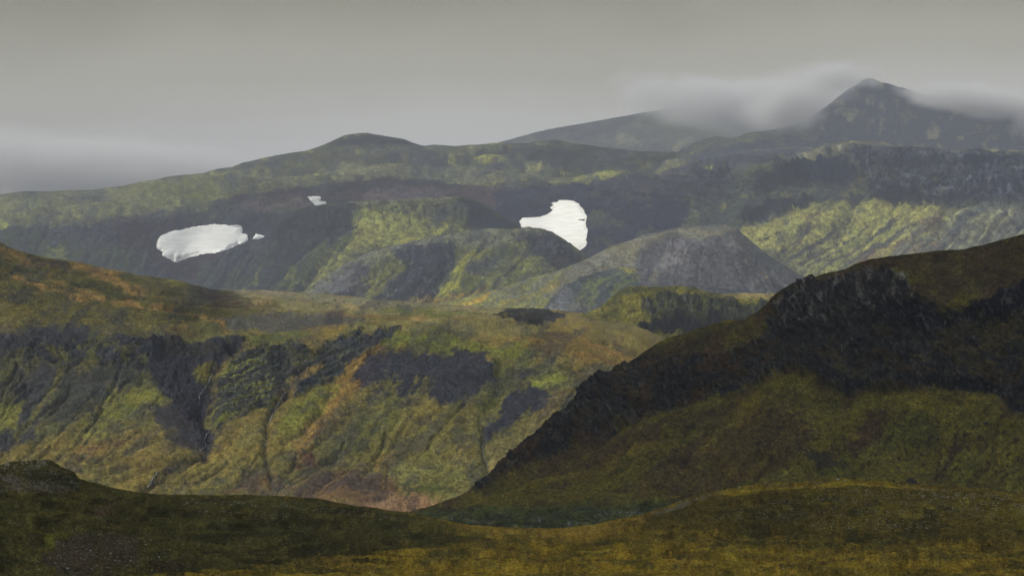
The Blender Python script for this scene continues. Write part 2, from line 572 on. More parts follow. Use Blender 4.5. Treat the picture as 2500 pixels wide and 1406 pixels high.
# ================================================================== the cloud-capped peak
s = Sheet("mountain", 1500, 2900, 3, [
    ([(1500, 470), (1600, 395), (1665, 368), (1690, 352), (1720, 339), (1755, 331), (1775, 338), (1800, 337), (1825, 324), (1870, 318), (1900, 314), (1950, 298), (2000, 272), (2050, 236), (2085, 208), (2105, 194), (2120, 191), (2150, 203), (2200, 214), (2260, 232), (2320, 236), (2400, 234), (2450, 238), (2500, 247), (2900, 300)], [(1500, 10100), (1900, 10200), (2100, 10500), (2900, 10400)], 110),
    ([(1500, 520), (1800, 380), (2900, 390)], 10050, 30), (470, 9900, 1)], back=(700, 10), haze=0.28, seed=3, E=1.05, mute=.25, rk=.3, rock=(68, 74, 92), tex=.32)
s.base((76, 78, 88))
s.mott((62, 65, 80), 60, 60, -.1, .4, .8, sh=.6)
s.mott((120, 118, 90), 16, 22, .42, .7, .6, sh=.4, seed=12)
s.poly([(1640, 380), (1700, 345), (1755, 332), (1800, 336), (1900, 314), (1960, 300), (1990, 330), (1900, 350), (1750, 365)], (104, 106, 80), 10, 8, .8, .5)
s.poly([(1760, 362), (1900, 345), (2060, 345), (2080, 400), (1700, 400)], (82, 84, 84), 12, 8, .8, .3)
for c in [(2120, 245, 10, 8), (2150, 262, 8, 14), (2075, 285, 12, 16), (2050, 255, 8, 6), (2150, 305, 7, 16), (1975, 298, 9, 5), (2280, 320, 12, 24), (2060, 320, 12, 20), (2340, 340, 16, 16), (2010, 305, 12, 10)]:
    x, y, a, b = c
    s.poly([(x - a, y), (x, y - b), (x + a, y - b * .4), (x + a, y + b * .6), (x, y + b)], (134, 133, 104), 5, 8, .7, .7)
s.relief(8, 80); s.gully(9, 46, 120, .35, where=([(1960, 180), (2900, 180), (2900, 420), (1960, 420)], 40))
s.cliff([(1980, 240), (2120, 195), (2300, 240), (2500, 250), (2700, 260), (2700, 380), (2000, 380)], 3.2, 10, 40, 20)
s.carve([(2100, 205), (2090, 290), (2110, 360)], 22, 10); s.carve([(2240, 240), (2230, 330)], 20, 8)
s.build(ground_mat("peak_rock", s.m, 1.8, .6), "dark rocky mountain peak with its top brushed by cloud", "mountain")

# ================================================================== the plateau mountain
s = Sheet("mountain", -500, 3000, 2.0, [
    ([(-500, 500), (-200, 488), (0, 472), (65, 464), (180, 464), (235, 462), (300, 455), (340, 446), (400, 434), (450, 429), (500, 424), (530, 414), (565, 408), (600, 395), (640, 387), (700, 379), (750, 372), (780, 360), (810, 346), (840, 333), (885, 325), (930, 328), (985, 337), (1010, 347), (1035, 354), (1055, 351), (1110, 358), (1160, 356), (1210, 350), (1290, 351), (1320, 343), (1360, 339), (1390, 345), (1430, 352), (1490, 358), (1540, 367), (1600, 371), (1665, 373), (1710, 371), (1760, 366), (1830, 364), (1900, 360), (1990, 357), (2030, 349), (2070, 345), (2130, 347), (2200, 356), (2300, 366), (2350, 367), (2430, 366), (2500, 371), (3000, 390)],
     [(-500, 8300), (900, 8600), (1500, 8500), (1900, 7900), (2100, 7300), (3000, 7000)], 70),
    ([(-500, 565), (0, 548), (150, 535), (320, 528), (420, 508), (560, 480), (700, 464), (800, 450), (900, 440), (1124, 437), (1340, 455), (1450, 442), (1560, 428), (1640, 420), (1720, 407), (1745, 402), (1770, 412), (1850, 402), (1900, 399), (1960, 393), (2000, 382), (2055, 363), (2200, 367), (2350, 371), (2500, 378), (3000, 396)],
     [(-500, 7000), (300, 7250), (900, 7700), (1340, 7600), (1700, 7100), (2060, 6950), (3000, 6700)], 70),
    ([(-500, 650), (0, 630), (300, 610), (600, 600), (900, 540), (1340, 540), (1700, 500), (1850, 520), (1960, 500), (2050, 480), (2200, 485), (2400, 500), (2500, 495), (3000, 500)],
     [(-500, 6850), (300, 7120), (900, 7560), (1340, 7480), (1700, 7000), (1850, 6900), (2060, 6850), (3000, 6600)], 100),
    ([(-500, 720), (900, 720), (1700, 700), (3000, 720)], [(-500, 6600), (900, 7100), (1340, 7200), (1700, 6800), (2060, 6550), (3000, 6300)], 20),
    (860, [(-500, 6300), (900, 6800), (1700, 6500), (3000, 6000)], 1)], back=(800, 12), haze=0.24, seed=4, rsm=3, E=.96, mute=.36, rk=.6, rock=(85, 90, 98), tex=.36)
G1, G2, MO, GR, DK, PU = (109, 110, 88), (98, 102, 88), (138, 137, 80), (100, 101, 98), (74, 78, 86), (98, 90, 94)
s.base(G2)
s.mott(G1, 60, 18, -.2, .5, .8)
s.mott((84, 88, 76), 90, 14, .0, .5, .7, seed=8)
s.mott((134, 134, 80), 24, 4, .36, .62, .6, seed=9)
s.mott((88, 84, 84), 30, 9, .35, .7, .5, seed=14)
# rounded summits, darker heath
s.poly([(760, 372), (830, 338), (885, 325), (960, 333), (1040, 356), (1010, 362), (930, 356), (840, 362)], (66, 68, 54), 5, 5, .85, .2)
s.poly([(835, 350), (885, 332), (960, 338), (1010, 350), (930, 358), (870, 362)], (64, 62, 60), 5, 5, .7, .3)
s.poly([(1250, 358), (1360, 341), (1500, 362), (1660, 376), (1640, 405), (1420, 425), (1330, 402), (1200, 395), (1010, 400), (850, 398), (980, 368), (1150, 376)], (80, 82, 74), 10, 10, .8, .35)
s.poly([(560, 410), (700, 382), (800, 360), (860, 365), (1060, 372), (1110, 398), (800, 412), (640, 420)], (86, 88, 70), 10, 10, .6, .4)
s.poly([(820, 372), (1010, 362), (1100, 375), (1110, 392), (960, 396), (860, 390)], (98, 98, 92), 6, 10, .6, .4)
s.poly([(700, 425), (860, 405), (1100, 402), (1340, 418), (1500, 432), (1340, 448), (1120, 432), (900, 434)], (112, 113, 92), 8, 12, .7, .45)
s.poly([(440, 430), (560, 420), (600, 470), (480, 490), (330, 490), (300, 458)], (104, 106, 74), 10, 12, .6, .5)
s.line([(1098, 378), (1107, 384), (1100, 390), (1112, 398)], 3, (158, 156, 70), .9)
s.poly([(1160, 388), (1260, 382), (1275, 396), (1200, 398)], (140, 138, 66), 4, 8, .6, .6)
s.poly([(1380, 436), (1420, 428), (1560, 418), (1500, 434), (1420, 446)], (134, 134, 76), 4, 6, .7, .5)
# left shoulder and its dark slope
s.poly([(-500, 480), (0, 478), (250, 468), (340, 452), (430, 500), (300, 528), (150, 534), (0, 552), (-500, 570)], (116, 118, 86), 12, 14, .6, .55)
s.poly([(-500, 572), (-40, 558), (40, 556), (230, 536), (420, 512), (480, 520), (600, 512), (720, 510), (760, 560), (620, 740), (-500, 760)], (84, 89, 95), 12, 14, .95, .12)
s.poly([(210, 545), (420, 525), (560, 530), (620, 540), (600, 600), (480, 640), (430, 690), (380, 650), (370, 600), (230, 570)], (86, 80, 88), 14, 14, .75, .25)
s.poly([(-100, 590), (60, 570), (210, 590), (330, 610), (380, 660), (500, 700), (600, 700), (560, 740), (-100, 740)], (88, 94, 80), 18, 16, .7, .5, sh=.7)
s.poly([(120, 600), (165, 600), (160, 640), (125, 636)], (112, 118, 72), 8, 10, .7, .5)
s.poly([(0, 545), (40, 540), (10, 570), (-30, 575)], (130, 132, 78), 5, 8, .8, .4)
s.poly([(480, 650), (620, 640), (760, 560), (760, 760), (470, 760)], (90, 95, 80), 16, 14, .6, .6, sh=.8)
# hollow with reddish scree
s.poly([(560, 478), (700, 462), (800, 446), (1000, 440), (1180, 445), (1300, 470), (1290, 560), (1150, 560), (1000, 500), (850, 500), (720, 508), (570, 506)], (88, 82, 88), 10, 10, .9, .12)
s.poly([(560, 472), (660, 462), (800, 446), (1000, 436), (1140, 436), (1120, 452), (880, 462), (700, 478), (570, 486)], (72, 76, 74), 6, 9, .8, .35)
s.poly([(880, 462), (1060, 456), (1100, 478), (960, 486), (890, 486)], (104, 94, 96), 8, 10, .8, .25)
s.poly([(590, 490), (700, 486), (790, 500), (720, 508), (590, 508)], (112, 104, 102), 7, 8, .7, .25)
# cirque wall behind the heart-shaped snow
s.poly([(1290, 450), (1450, 442), (1640, 420), (1750, 405), (1830, 440), (1800, 560), (1700, 700), (1380, 720), (1200, 560), (1200, 470)], (76, 79, 92), 10, 10, .95, .08)
s.poly([(1430, 448), (1640, 424), (1740, 408), (1700, 470), (1560, 490), (1440, 470)], (92, 94, 98), 8, 10, .6, .5)
s.mott((100, 104, 84), 26, 26, .35, .7, .5, seed=31, where=([(1430, 470), (1780, 440), (1760, 620), (1440, 640)], 12))
s.mott((62, 64, 78), 40, 50, .2, .6, .5, seed=33, sh=.3, where=([(1200, 470), (1780, 440), (1760, 620), (1200, 640)], 12))
# ash slope left of the cliffs
s.poly([(1560, 425), (1665, 378), (1760, 366), (1990, 357), (2060, 348), (2200, 357), (2500, 376), (2060, 364), (1960, 392), (1850, 404), (1770, 412), (1740, 402), (1640, 421)], (92, 95, 104), 5, 6, .95, .15)
s.poly([(1640, 410), (1750, 390), (1900, 372), (1990, 362), (1900, 392), (1800, 402), (1740, 398)], (86, 88, 92), 5, 6, .7, .3)
s.poly([(1990, 362), (2060, 350), (2110, 350), (2050, 364), (1960, 392), (1880, 404), (1900, 386)], (120, 120, 96), 5, 6, .75, .3)
s.poly([(2040, 352), (2120, 348), (2260, 362), (2090, 362)], (106, 106, 102), 3, 4, .8, .1)
s.poly([(2390, 371), (2430, 364), (2470, 368), (2600, 372), (2600, 380), (2450, 376)], (136, 134, 100), 3, 3, .9, .1)
s.poly([(1560, 422), (1640, 400), (1700, 388), (1660, 402), (1620, 416)], (124, 124, 84), 4, 7, .6, .5)
# right wall: cliffs above, moss and scree below
RW = [(1700, 430), (1770, 412), (1850, 404), (1960, 394), (2060, 362), (2500, 376), (3000, 392), (3000, 780), (1700, 780), (1640, 600)]
s.poly(RW, (92, 96, 88), 6, 6, 1, .0)
s.poly([(1780, 560), (1850, 520), (2000, 500), (2140, 490), (2300, 510), (2420, 520), (2500, 560), (2440, 620), (2300, 640), (2180, 660), (2060, 720), (1960, 680), (1860, 620), (1790, 580)], MO, 14, 14, .92, .25, sh=1.1, sz=(14, 110))
s.poly([(1700, 430), (1850, 440), (1960, 430), (2060, 400), (2120, 490), (1960, 500), (1850, 540), (1760, 570), (1680, 560)], (86, 91, 92), 14, 14, .9, .2)
s.mott((120, 120, 80), 20, 22, .3, .65, .6, seed=41, where=([(1700, 470), (1900, 460), (2080, 440), (2140, 480), (1960, 520), (1800, 560), (1660, 590)], 10))
s.mott((84, 88, 96), 15, 150, .12, .45, .85, sh=1.15, seed=44, where=([(1900, 560), (2200, 520), (2600, 520), (2600, 760), (1900, 760)], 16))
s.poly([(2180, 600), (2320, 520), (2500, 500), (2900, 500), (2900, 760), (2060, 720)], (108, 112, 108), 16, 16, .75, .6, sh=1.15, sz=(16, 120))
s.mott((138, 138, 96), 12, 120, .2, .5, .7, sh=1.15, seed=47, where=([(2200, 560), (2600, 500), (2600, 700), (2200, 680)], 16))
s.mott((120, 98, 90), 40, 60, .25, .6, .5, sh=1.1, seed=48, where=([(1980, 520), (2300, 500), (2300, 640), (1980, 640)], 16))
s.line([(2260, 600), (2290, 582), (2310, 558)], 5, (146, 122, 74), .7)
s.line([(2105, 470), (2060, 540), (2030, 580), (1985, 615), (1940, 655)], 8, (84, 86, 92), .85)
s.line([(2000, 515), (1960, 560), (1935, 590)], 7, (104, 90, 92), .8)
s.line([(2260, 500), (2210, 560), (2130, 640)], 6, (158, 150, 76), .6)
s.mott((84, 76, 86), 9, 6, .46, .62, .8, seed=49, where=([(1800, 560), (2060, 520), (2060, 640), (1940, 640)], 14))
CL1 = [(2055, 362), (2500, 376), (3000, 392), (3000, 520), (2500, 500), (2400, 500), (2330, 500), (2240, 482), (2160, 486), (2110, 462), (2130, 430), (2090, 400)]
s.poly(CL1, (76, 81, 94), 6, 9, .97, .1)
s.mott((106, 108, 116), 12, 20, .15, .6, .6, seed=52, where=(CL1, 8))
s.mott((58, 62, 74), 170, 5, .05, .3, .65, seed=57, where=(CL1, 8)); s.mott((108, 112, 118), 130, 4, .2, .4, .5, seed=58, where=(CL1, 8))
s.mott((62, 66, 76), 120, 5, .1, .35, .6, seed=59, where=([(1700, 420), (1880, 410), (2060, 366), (2100, 440), (1900, 470), (1720, 480)], 8))
s.mott((62, 66, 76), 13, 12, .25, .6, .6, seed=53, where=(CL1, 8))
s.mott((116, 116, 80), 20, 12, .35, .6, .6, seed=54, where=([(2090, 420), (2300, 415), (2340, 470), (2100, 460)], 10))
s.poly([(1950, 398), (2055, 364), (2090, 400), (2130, 425), (2060, 440), (1950, 436), (1880, 430)], (76, 81, 92), 5, 7, .9, .2)
s.line([(2056, 366), (2075, 385), (2100, 412), (2135, 440)], 5, (112, 112, 106), .7)
CL2 = [(1800, 540), (1830, 490), (1930, 480), (1985, 475), (1990, 500), (1940, 512), (1880, 510), (1850, 530)]
s.poly(CL2, (68, 73, 84), 5, 8, .9, .1)
CL3 = [(2120, 480), (2200, 500), (2280, 495), (2380, 520), (2300, 498), (2420, 500), (2360, 480), (2150, 462)]
s.poly(CL3, (68, 72, 80), 5, 8, .8, .2)
CL4 = [(1690, 470), (1730, 425), (1760, 410), (1790, 420), (1770, 440), (1700, 480)]
s.poly(CL4, (84, 88, 96), 5, 8, .8, .3)
CL5 = [(1830, 420), (1960, 400), (1990, 430), (1900, 452), (1850, 470), (1840, 440)]
s.poly(CL5, (70, 75, 88), 5, 9, .75, .3)
# relief
s.relief(16, 130, 8, g=.52)
s.gully(11, 95, 420, 1.05, 61, where=([(1850, 520), (3000, 480), (3000, 900), (1700, 900)], 30))
s.gully(12, 80, 300, .6, 62, where=([(-500, 570), (760, 520), (760, 760), (-500, 760)], 25))
s.gully(9, 70, 220, .2, 66, where=([(1290, 460), (1750, 420), (1700, 700), (1290, 700)], 18))
s.cliff(CL1, 6.5, 12, 26, 12, 13); s.cliff(CL2, 8, 7, 28, 6); s.cliff(CL3, 4, 8, 20, 6); s.cliff(CL4, 6, 9, 20, 6, sh=.8); s.cliff(CL5, 6, 12, 20, 8, 9); s.cliff([(1950, 398), (2055, 364), (2090, 400), (2130, 425), (2060, 440), (1950, 436), (1880, 430)], 6, 12, 20, 8, 9)
s.cliff([(1430, 448), (1740, 410), (1720, 470), (1500, 500)], 3, 9, 20, 8)
s.carve([(2105, 455), (2060, 540), (2000, 600), (1940, 655)], 14, 9)
s.carve([(1780, 470), (1690, 560)], 30, 10); s.carve([(2210, 380), (2180, 440), (2150, 470)], 14, 8); s.carve([(2330, 380), (2320, 440)], 12, 6)
s.carve([(480, 545), (440, 600), (420, 660)], 70, 22); s.carve([(1390, 500), (1370, 580)], 60, 14)
for a, b, ru, h in ((560, 440, 70, 6), (860, 385, 90, 6), (1010, 380, 60, 4), (1250, 400, 60, 5), (400, 470, 60, 5), (980, 415, 120, 4)):
    s.dome(a, b, ru, 12, h)
s.drains(24, 1900, 2700, 520, 640, 1.1, 4.5, 7, (92, 94, 92), .5, 3); s.drains(16, 0, 760, 560, 640, .6, 5, 6, None, 0, 4)
s.drains(14, 1450, 1760, 460, 560, .3, 5, 6, None, 0, 5, (60, 150))
s.build(ground_mat("plateau_ground", s.m, 1.6, .62), "broad plateau mountain with dark cirque, layered cliffs and mossy scree slopes", "mountain")
SHEETS['C'] = s

# ================================================================== first spur
s = Sheet("hill", 420, 1620, 2.2, [
    ([(420, 860), (500, 790), (560, 735), (610, 680), (640, 640), (662, 590), (684, 545), (710, 516), (740, 508), (790, 499), (850, 492), (880, 490), (940, 490), (1000, 488), (1030, 484), (1060, 485), (1110, 483), (1150, 487), (1190, 503), (1230, 528), (1290, 566), (1400, 640), (1620, 780)], [(420, 6750), (900, 6700), (1200, 6750), (1620, 6700)], 20),
    ([(420, 880), (560, 750), (660, 640), (720, 570), (800, 540), (1000, 540), (1150, 545), (1300, 620), (1620, 800)], [(420, 6700), (800, 6600), (1620, 6620)], 90),
    (740, 6380, 20), (860, 6200, 1)], back=(350, 10), haze=.21, seed=5, E=1.04, mute=.27, rk=.5, rock=(80, 85, 98), tex=.34)
s.base((94, 98, 78))
s.poly([(420, 850), (620, 520), (850, 488), (880, 500), (870, 560), (800, 650), (740, 760), (400, 860)], (78, 82, 86), 8, 8, .95, .1)
s.mott((96, 102, 80), 20, 130, .0, .45, .75, sh=.9, seed=3, where=([(420, 640), (880, 560), (800, 760), (400, 760)], 20))
s.mott((116, 120, 76), 9, 110, .2, .5, .7, sh=1.0, seed=4, where=([(600, 660), (900, 560), (820, 760), (580, 760)], 16))
s.poly([(870, 530), (900, 515), (1000, 530), (1060, 545), (1130, 560), (1020, 590), (900, 600), (820, 650), (780, 700), (720, 740), (760, 660), (850, 590)], MO, 10, 10, .85, .35, sh=1.0)
s.poly([(880, 492), (1000, 488), (1110, 485), (1130, 520), (1060, 545), (960, 520), (880, 520)], (98, 101, 84), 7, 9, .9, .3)
s.poly([(1110, 484), (1160, 488), (1240, 535), (1300, 570), (1130, 560), (1150, 530)], (66, 70, 76), 7, 8, .92, .12)  # shaded right side of the spur, painted dark
s.line([(850, 493), (900, 496), (1000, 488), (1110, 486)], 4, (132, 134, 120), .6)  # highlight along the crest, painted as a pale line
s.mott((126, 128, 84), 14, 10, .28, .55, .6, seed=9, where=([(890, 495), (1120, 495), (1100, 560), (900, 560)], 10))
s.mott((70, 76, 76), 12, 14, .3, .55, .7, seed=10, where=([(880, 490), (1140, 490), (1100, 560), (900, 560)], 10))
s.relief(12, 90, 7, g=.52)
s.gully(12, 70, 300, .95, 61, where=([(400, 540), (880, 520), (820, 860), (400, 860)], 20))
s.cliff([(600, 520), (880, 494), (890, 540), (700, 580), (600, 570)], 4.5, 9, 30, 10)
s.cliff([(900, 488), (1140, 484), (1220, 530), (1100, 545), (930, 520)], 3.5, 8, 12, 8)
s.drains(16, 620, 900, 540, 660, .95, 4.5, 7, (84, 88, 88), .6, 3)
s.build(ground_mat("spur_ground", s.m, 1.6, .6), "mossy rock spur standing in front of the dark cirque", "hill")
SHEETS['D1'] = s

# ================================================================== second spur
s = Sheet("hill", 560, 1700, 2.0, [
    ([(560, 800), (680, 745), (740, 713), (780, 684), (820, 660), (850, 640), (900, 618), (950, 600), (1000, 588), (1060, 577), (1130, 566), (1200, 560), (1250, 558), (1290, 553), (1320, 557), (1355, 570), (1380, 585), (1410, 608), (1440, 630), (1520, 690), (1700, 800)], [(560, 5900), (1300, 5950), (1700, 5900)], 14),
    ([(560, 820), (740, 725), (860, 660), (1000, 610), (1200, 590), (1350, 610), (1500, 700), (1700, 810)], 5880, 90),
    (755, 5650, 20), (860, 5450, 1)], back=(300, 10), haze=.19, seed=6, E=1.04, mute=.27, rk=.5, rock=(82, 86, 97), tex=.34)
s.base((98, 101, 78))
s.poly([(560, 800), (740, 712), (850, 640), (1000, 590), (1200, 560), (1290, 553), (1360, 575), (1300, 590), (1100, 595), (960, 615), (860, 670), (790, 720), (700, 760)], (116, 118, 98), 8, 8, .85, .25)
s.poly([(780, 690), (850, 650), (900, 640), (880, 690), (850, 730), (760, 720)], (104, 104, 108), 8, 8, .8, .2, sh=1.0)
s.poly([(965, 600), (1020, 588), (1110, 592), (1120, 610), (1100, 660), (1060, 740), (900, 740), (960, 680), (990, 640)], (76, 79, 88), 9, 11, .92, .22, sh=.7)
s.poly([(1270, 560), (1300, 556), (1350, 572), (1400, 605), (1440, 632), (1400, 660), (1330, 650), (1280, 610), (1240, 590)], (82, 83, 88), 8, 9, .92, .15)  # right end painted darker, as the side turned from the sun
s.poly([(870, 690), (900, 655), (960, 625), (985, 640), (960, 690), (880, 750), (830, 745)], (112, 112, 70), 8, 10, .85, .35, sh=1.0)
s.poly([(830, 720), (880, 680), (905, 680), (870, 750), (810, 745)], (84, 84, 92), 5, 7, .85, .15, sh=1.0)
s.poly([(1150, 600), (1200, 590), (1170, 630), (1120, 680), (1090, 740), (1060, 740), (1080, 690), (1100, 650)], (148, 146, 66), 8, 9, .9, .3, sh=1.0)
s.poly([(1190, 600), (1280, 600), (1350, 650), (1300, 680), (1200, 700), (1120, 740), (1130, 680)], (110, 113, 72), 10, 12, .85, .35, sh=.6)
s.poly([(1140, 650), (1200, 620), (1240, 630), (1200, 665), (1150, 670)], (92, 94, 90), 6, 8, .7, .3)
s.poly([(980, 745), (1030, 720), (1080, 722), (1130, 712), (1200, 690), (1150, 740), (1100, 760), (980, 760)], (152, 126, 66), 6, 9, .85, .35, sh=1.6)
s.mott((68, 72, 82), 14, 60, .22, .5, .6, sh=.8, seed=9, where=([(860, 640), (1100, 590), (1060, 760), (840, 760)], 10))
s.mott((136, 136, 112), 5, 4, .66, .8, .6, seed=15)
s.line([(800, 672), (850, 643), (900, 622), (950, 603), (1060, 580), (1200, 563)], 5, (128, 128, 116), .7)  # crest highlight painted on as a pale line
s.relief(12, 90, 7, g=.52); s.gully(12, 80, 300, .9, 61)
s.cliff([(1270, 558), (1340, 563), (1430, 630), (1380, 640), (1280, 600)], 4, 8, 10, 8)
s.carve([(1120, 600), (1090, 680), (1060, 740)], 22, 9); s.carve([(935, 640), (850, 740)], 14, 8)
s.drains(14, 820, 1320, 600, 700, .9, 4.5, 7, (86, 88, 84), .5, 3, (60, 150))
s.build(ground_mat("spur_moss", s.m, 1.6, .6), "lower mossy spur with pale crest below the heart-shaped snow patch", "hill")
SHEETS['D2'] = s

# ================================================================== round grey hill
s = Sheet("hill", 820, 2300, 2.0, [
    ([(820, 800), (900, 768), (1050, 745), (1130, 725), (1200, 706), (1300, 678), (1380, 652), (1430, 633), (1470, 612), (1500, 598), (1540, 584), (1580, 570), (1620, 562), (1660, 557), (1700, 553), (1740, 550), (1768, 549), (1790, 556), (1810, 570), (1830, 588), (1850, 606), (1880, 628), (1920, 650), (1950, 668), (1975, 684), (2050, 725), (2150, 780), (2300, 860)], [(820, 5400), (1300, 5300), (1700, 5250), (2300, 5150)], 16),
    ([(820, 812), (1200, 722), (1400, 668), (1520, 640), (1640, 598), (1720, 590), (1800, 600), (1900, 668), (2000, 725), (2300, 880)], [(820, 5380), (1520, 5120), (1700, 5120), (2300, 5080)], 100),
    ([(820, 830), (2300, 800)], [(820, 5150), (1500, 4850), (2300, 4850)], 20), (900, 4700, 1)], back=(300, 10), haze=.17, seed=7, E=.98, mute=.15, rk=.4, rock=(98, 100, 103), tex=.3)
s.base((98, 99, 98))
s.poly([(820, 820), (900, 766), (1200, 704), (1430, 632), (1500, 598), (1560, 590), (1530, 640), (1450, 665), (1380, 700), (1330, 760), (1200, 790)], (120, 120, 80), 10, 10, .95, .2)
s.poly([(1380, 655), (1500, 598), (1640, 560), (1770, 549), (1800, 562), (1740, 580), (1650, 585), (1560, 615), (1520, 650), (1460, 656), (1390, 690), (1320, 720)], (116, 114, 100), 9, 9, .9, .2)  # lit top: the light on it is painted in as paler ground
s.poly([(1440, 620), (1500, 602), (1560, 640), (1480, 655), (1400, 690), (1340, 730), (1380, 670)], (118, 116, 106), 6, 6, .5, .3)
s.poly([(1510, 645), (1550, 648), (1552, 668), (1500, 664)], (136, 132, 80), 5, 6, .8, .3)
s.poly([(1330, 740), (1380, 700), (1450, 668), (1550, 655), (1570, 700), (1500, 740), (1500, 800), (1320, 800)], (82, 87, 88), 8, 8, .95, .12)
s.mott((106, 112, 82), 14, 50, .1, .5, .75, sh=.8, seed=4, where=([(1380, 700), (1560, 655), (1560, 760), (1330, 780)], 10))
s.poly([(1320, 755), (1350, 722), (1400, 712), (1420, 740), (1420, 800), (1300, 800)], (116, 116, 118), 14, 12, .55, .5, sh=.4)
s.poly([(1560, 590), (1640, 575), (1700, 590), (1760, 575), (1800, 600), (1850, 680), (1700, 720), (1560, 690)], (92, 92, 95), 10, 12, .8, .25, sh=.6)
s.poly([(1640, 590), (1680, 590), (1690, 640), (1640, 660), (1600, 640)], (116, 114, 114), 7, 10, .75, .45, sh=.4)
s.poly([(1690, 580), (1720, 585), (1760, 650), (1730, 660), (1700, 620)], (108, 108, 108), 7, 10, .65, .4, sh=-.5)
s.poly([(1780, 560), (1810, 575), (1880, 640), (1960, 690), (1900, 720), (1840, 670), (1800, 610)], (98, 98, 98), 8, 9, .9, .2, sh=-1)
s.poly([(1560, 700), (1700, 690), (1850, 700), (1960, 720), (1900, 780), (1560, 780)], (85, 87, 92), 10, 10, .8, .2)
s.line([(1858, 662), (1865, 672), (1872, 680)], 3, (150, 124, 78), .8)
s.line([(1600, 695), (1590, 670), (1610, 640)], 6, (114, 114, 94), .5)
s.poly([(1090, 760), (1140, 735), (1200, 712), (1230, 712), (1170, 745), (1120, 770)], (150, 126, 72), 6, 9, .8, .4, sh=1.6)
s.line([(1230, 745), (1280, 722), (1330, 700), (1380, 672)], 5, (136, 122, 76), .7)
s.mott((100, 102, 98), 12, 90, .15, .5, .7, sh=1.8, seed=5, where=([(900, 760), (1400, 650), (1330, 780)], 14))
s.relief(10, 90, 7, g=.5)
s.gully(3, 110, 300, .45, 61, where=([(1320, 640), (2300, 540), (2300, 900), (1300, 900)], 30))
s.gully(7, 90, 300, 1.8, 63, where=([(820, 760), (1430, 640), (1330, 800), (820, 860)], 20))
s.cliff([(1580, 600), (1800, 585), (1860, 680), (1620, 690)], .5, 14, 44, 20)
s.carve([(1560, 640), (1600, 720)], 26, 5); s.carve([(1460, 690), (1420, 760)], 16, 7); s.carve([(1720, 600), (1790, 700)], 16, 6)
s.carve([(1540, 652), (1450, 672), (1390, 705), (1335, 755)], 9, -7)
s.drains(10, 1560, 1800, 580, 660, .35, 4, 3, (84, 84, 86), .4, 3, (60, 160)); s.drains(9, 1790, 1900, 600, 680, -.8, 4.5, 6, (86, 86, 90), .4, 4, (50, 110))
s.build(ground_mat("grey_hill_ground", s.m, 1.4, .5), "rounded grey scree hill with a bald top painted paler as if lit", "hill")
SHEETS['E'] = s

# ================================================================== rocky knoll
s = Sheet("hill", 1220, 2300, 1.7, [
    ([(1220, 860), (1280, 815), (1340, 792), (1390, 778), (1430, 765), (1470, 748), (1490, 728), (1510, 711), (1530, 703), (1560, 699), (1600, 701), (1650, 698), (1690, 703), (1730, 712), (1760, 719), (1800, 716), (1880, 716), (1960, 712), (2300, 720)], [(1220, 3900), (1600, 4050), (1900, 4300), (2300, 4300)], 30),
    ([(1220, 870), (1340, 812), (1480, 765), (1560, 735), (1640, 728), (1760, 735), (1900, 745), (2300, 760)], [(1220, 3850), (1600, 3880), (1900, 3900), (2300, 3900)], 70),
    ([(1220, 880), (1400, 830), (1560, 822), (1650, 830), (1900, 850), (2300, 860)], [(1220, 3800), (1600, 3820), (2300, 3780)], 30),
    ([(1220, 900), (1560, 840), (1700, 850), (2300, 960)], [(1220, 3700), (1650, 3550), (2300, 3500)], 16), (1000, 3300, 1)], back=(260, 10), haze=.10, seed=8, rsm=3, E=1.25, mute=.08, rk=.45, rock=(70, 72, 64))
s.base((116, 112, 62))
s.mott((100, 98, 58), 30, 14, .1, .5, .7)
s.mott((134, 126, 66), 26, 10, .2, .6, .7, seed=8)
s.poly([(1400, 800), (1470, 780), (1500, 790), (1420, 815), (1380, 808)], (138, 112, 60), 8, 12, .7, .4)
s.poly([(1500, 712), (1530, 700), (1700, 702), (1740, 716), (1640, 722), (1560, 716), (1520, 730), (1500, 740)], (84, 84, 62), 5, 7, .85, .4)
s.poly([(1760, 720), (1800, 714), (1960, 712), (1960, 726), (1800, 728)], (150, 134, 90), 3, 3, .9, .1)
s.poly([(1800, 728), (1960, 724), (1960, 738), (1850, 740)], (128, 124, 74), 4, 4, .8, .3)
FC = [(1560, 745), (1600, 728), (1680, 724), (1760, 726), (1880, 748), (1960, 760), (1960, 850), (1700, 850), (1640, 818), (1600, 822), (1520, 815), (1570, 790), (1600, 775), (1570, 765)]
s.poly(FC, (68, 72, 66), 5, 9, .95, .1)
s.mott((96, 98, 60), 14, 12, .15, .5, .7, seed=21, where=([(1590, 730), (1900, 740), (1880, 780), (1600, 785)], 8))
s.mott((98, 98, 94), 7, 10, .3, .6, .6, seed=22, where=(FC, 6))
s.poly([(1540, 808), (1600, 775), (1700, 788), (1720, 770), (1760, 770), (1800, 790), (1760, 830), (1700, 826), (1600, 822)], (48, 50, 58), 7, 9, .9, .15)
s.poly([(1600, 805), (1660, 812), (1680, 830), (1600, 828)], (98, 96, 52), 5, 7, .8, .3)
s.poly([(1398, 768), (1420, 755), (1450, 750), (1452, 757), (1420, 768)], (56, 60, 62), 3, 5, .9, .15)
s.line([(1500, 742), (1520, 738)], 4, (60, 62, 60), .8)
s.mott((64, 66, 58), 8, 5, .42, .6, .8, seed=27)
s.poly([(1400, 824), (1560, 830), (1640, 838), (1900, 900), (1900, 960), (1300, 900)], (122, 116, 62), 5, 6, .9, .25)
s.line([(1480, 815), (1560, 826), (1620, 834)], 4, (98, 82, 48), .7)
s.relief(8, 60, 7, g=.52); s.cliff(FC, 7, 9, 30, 8, 14)
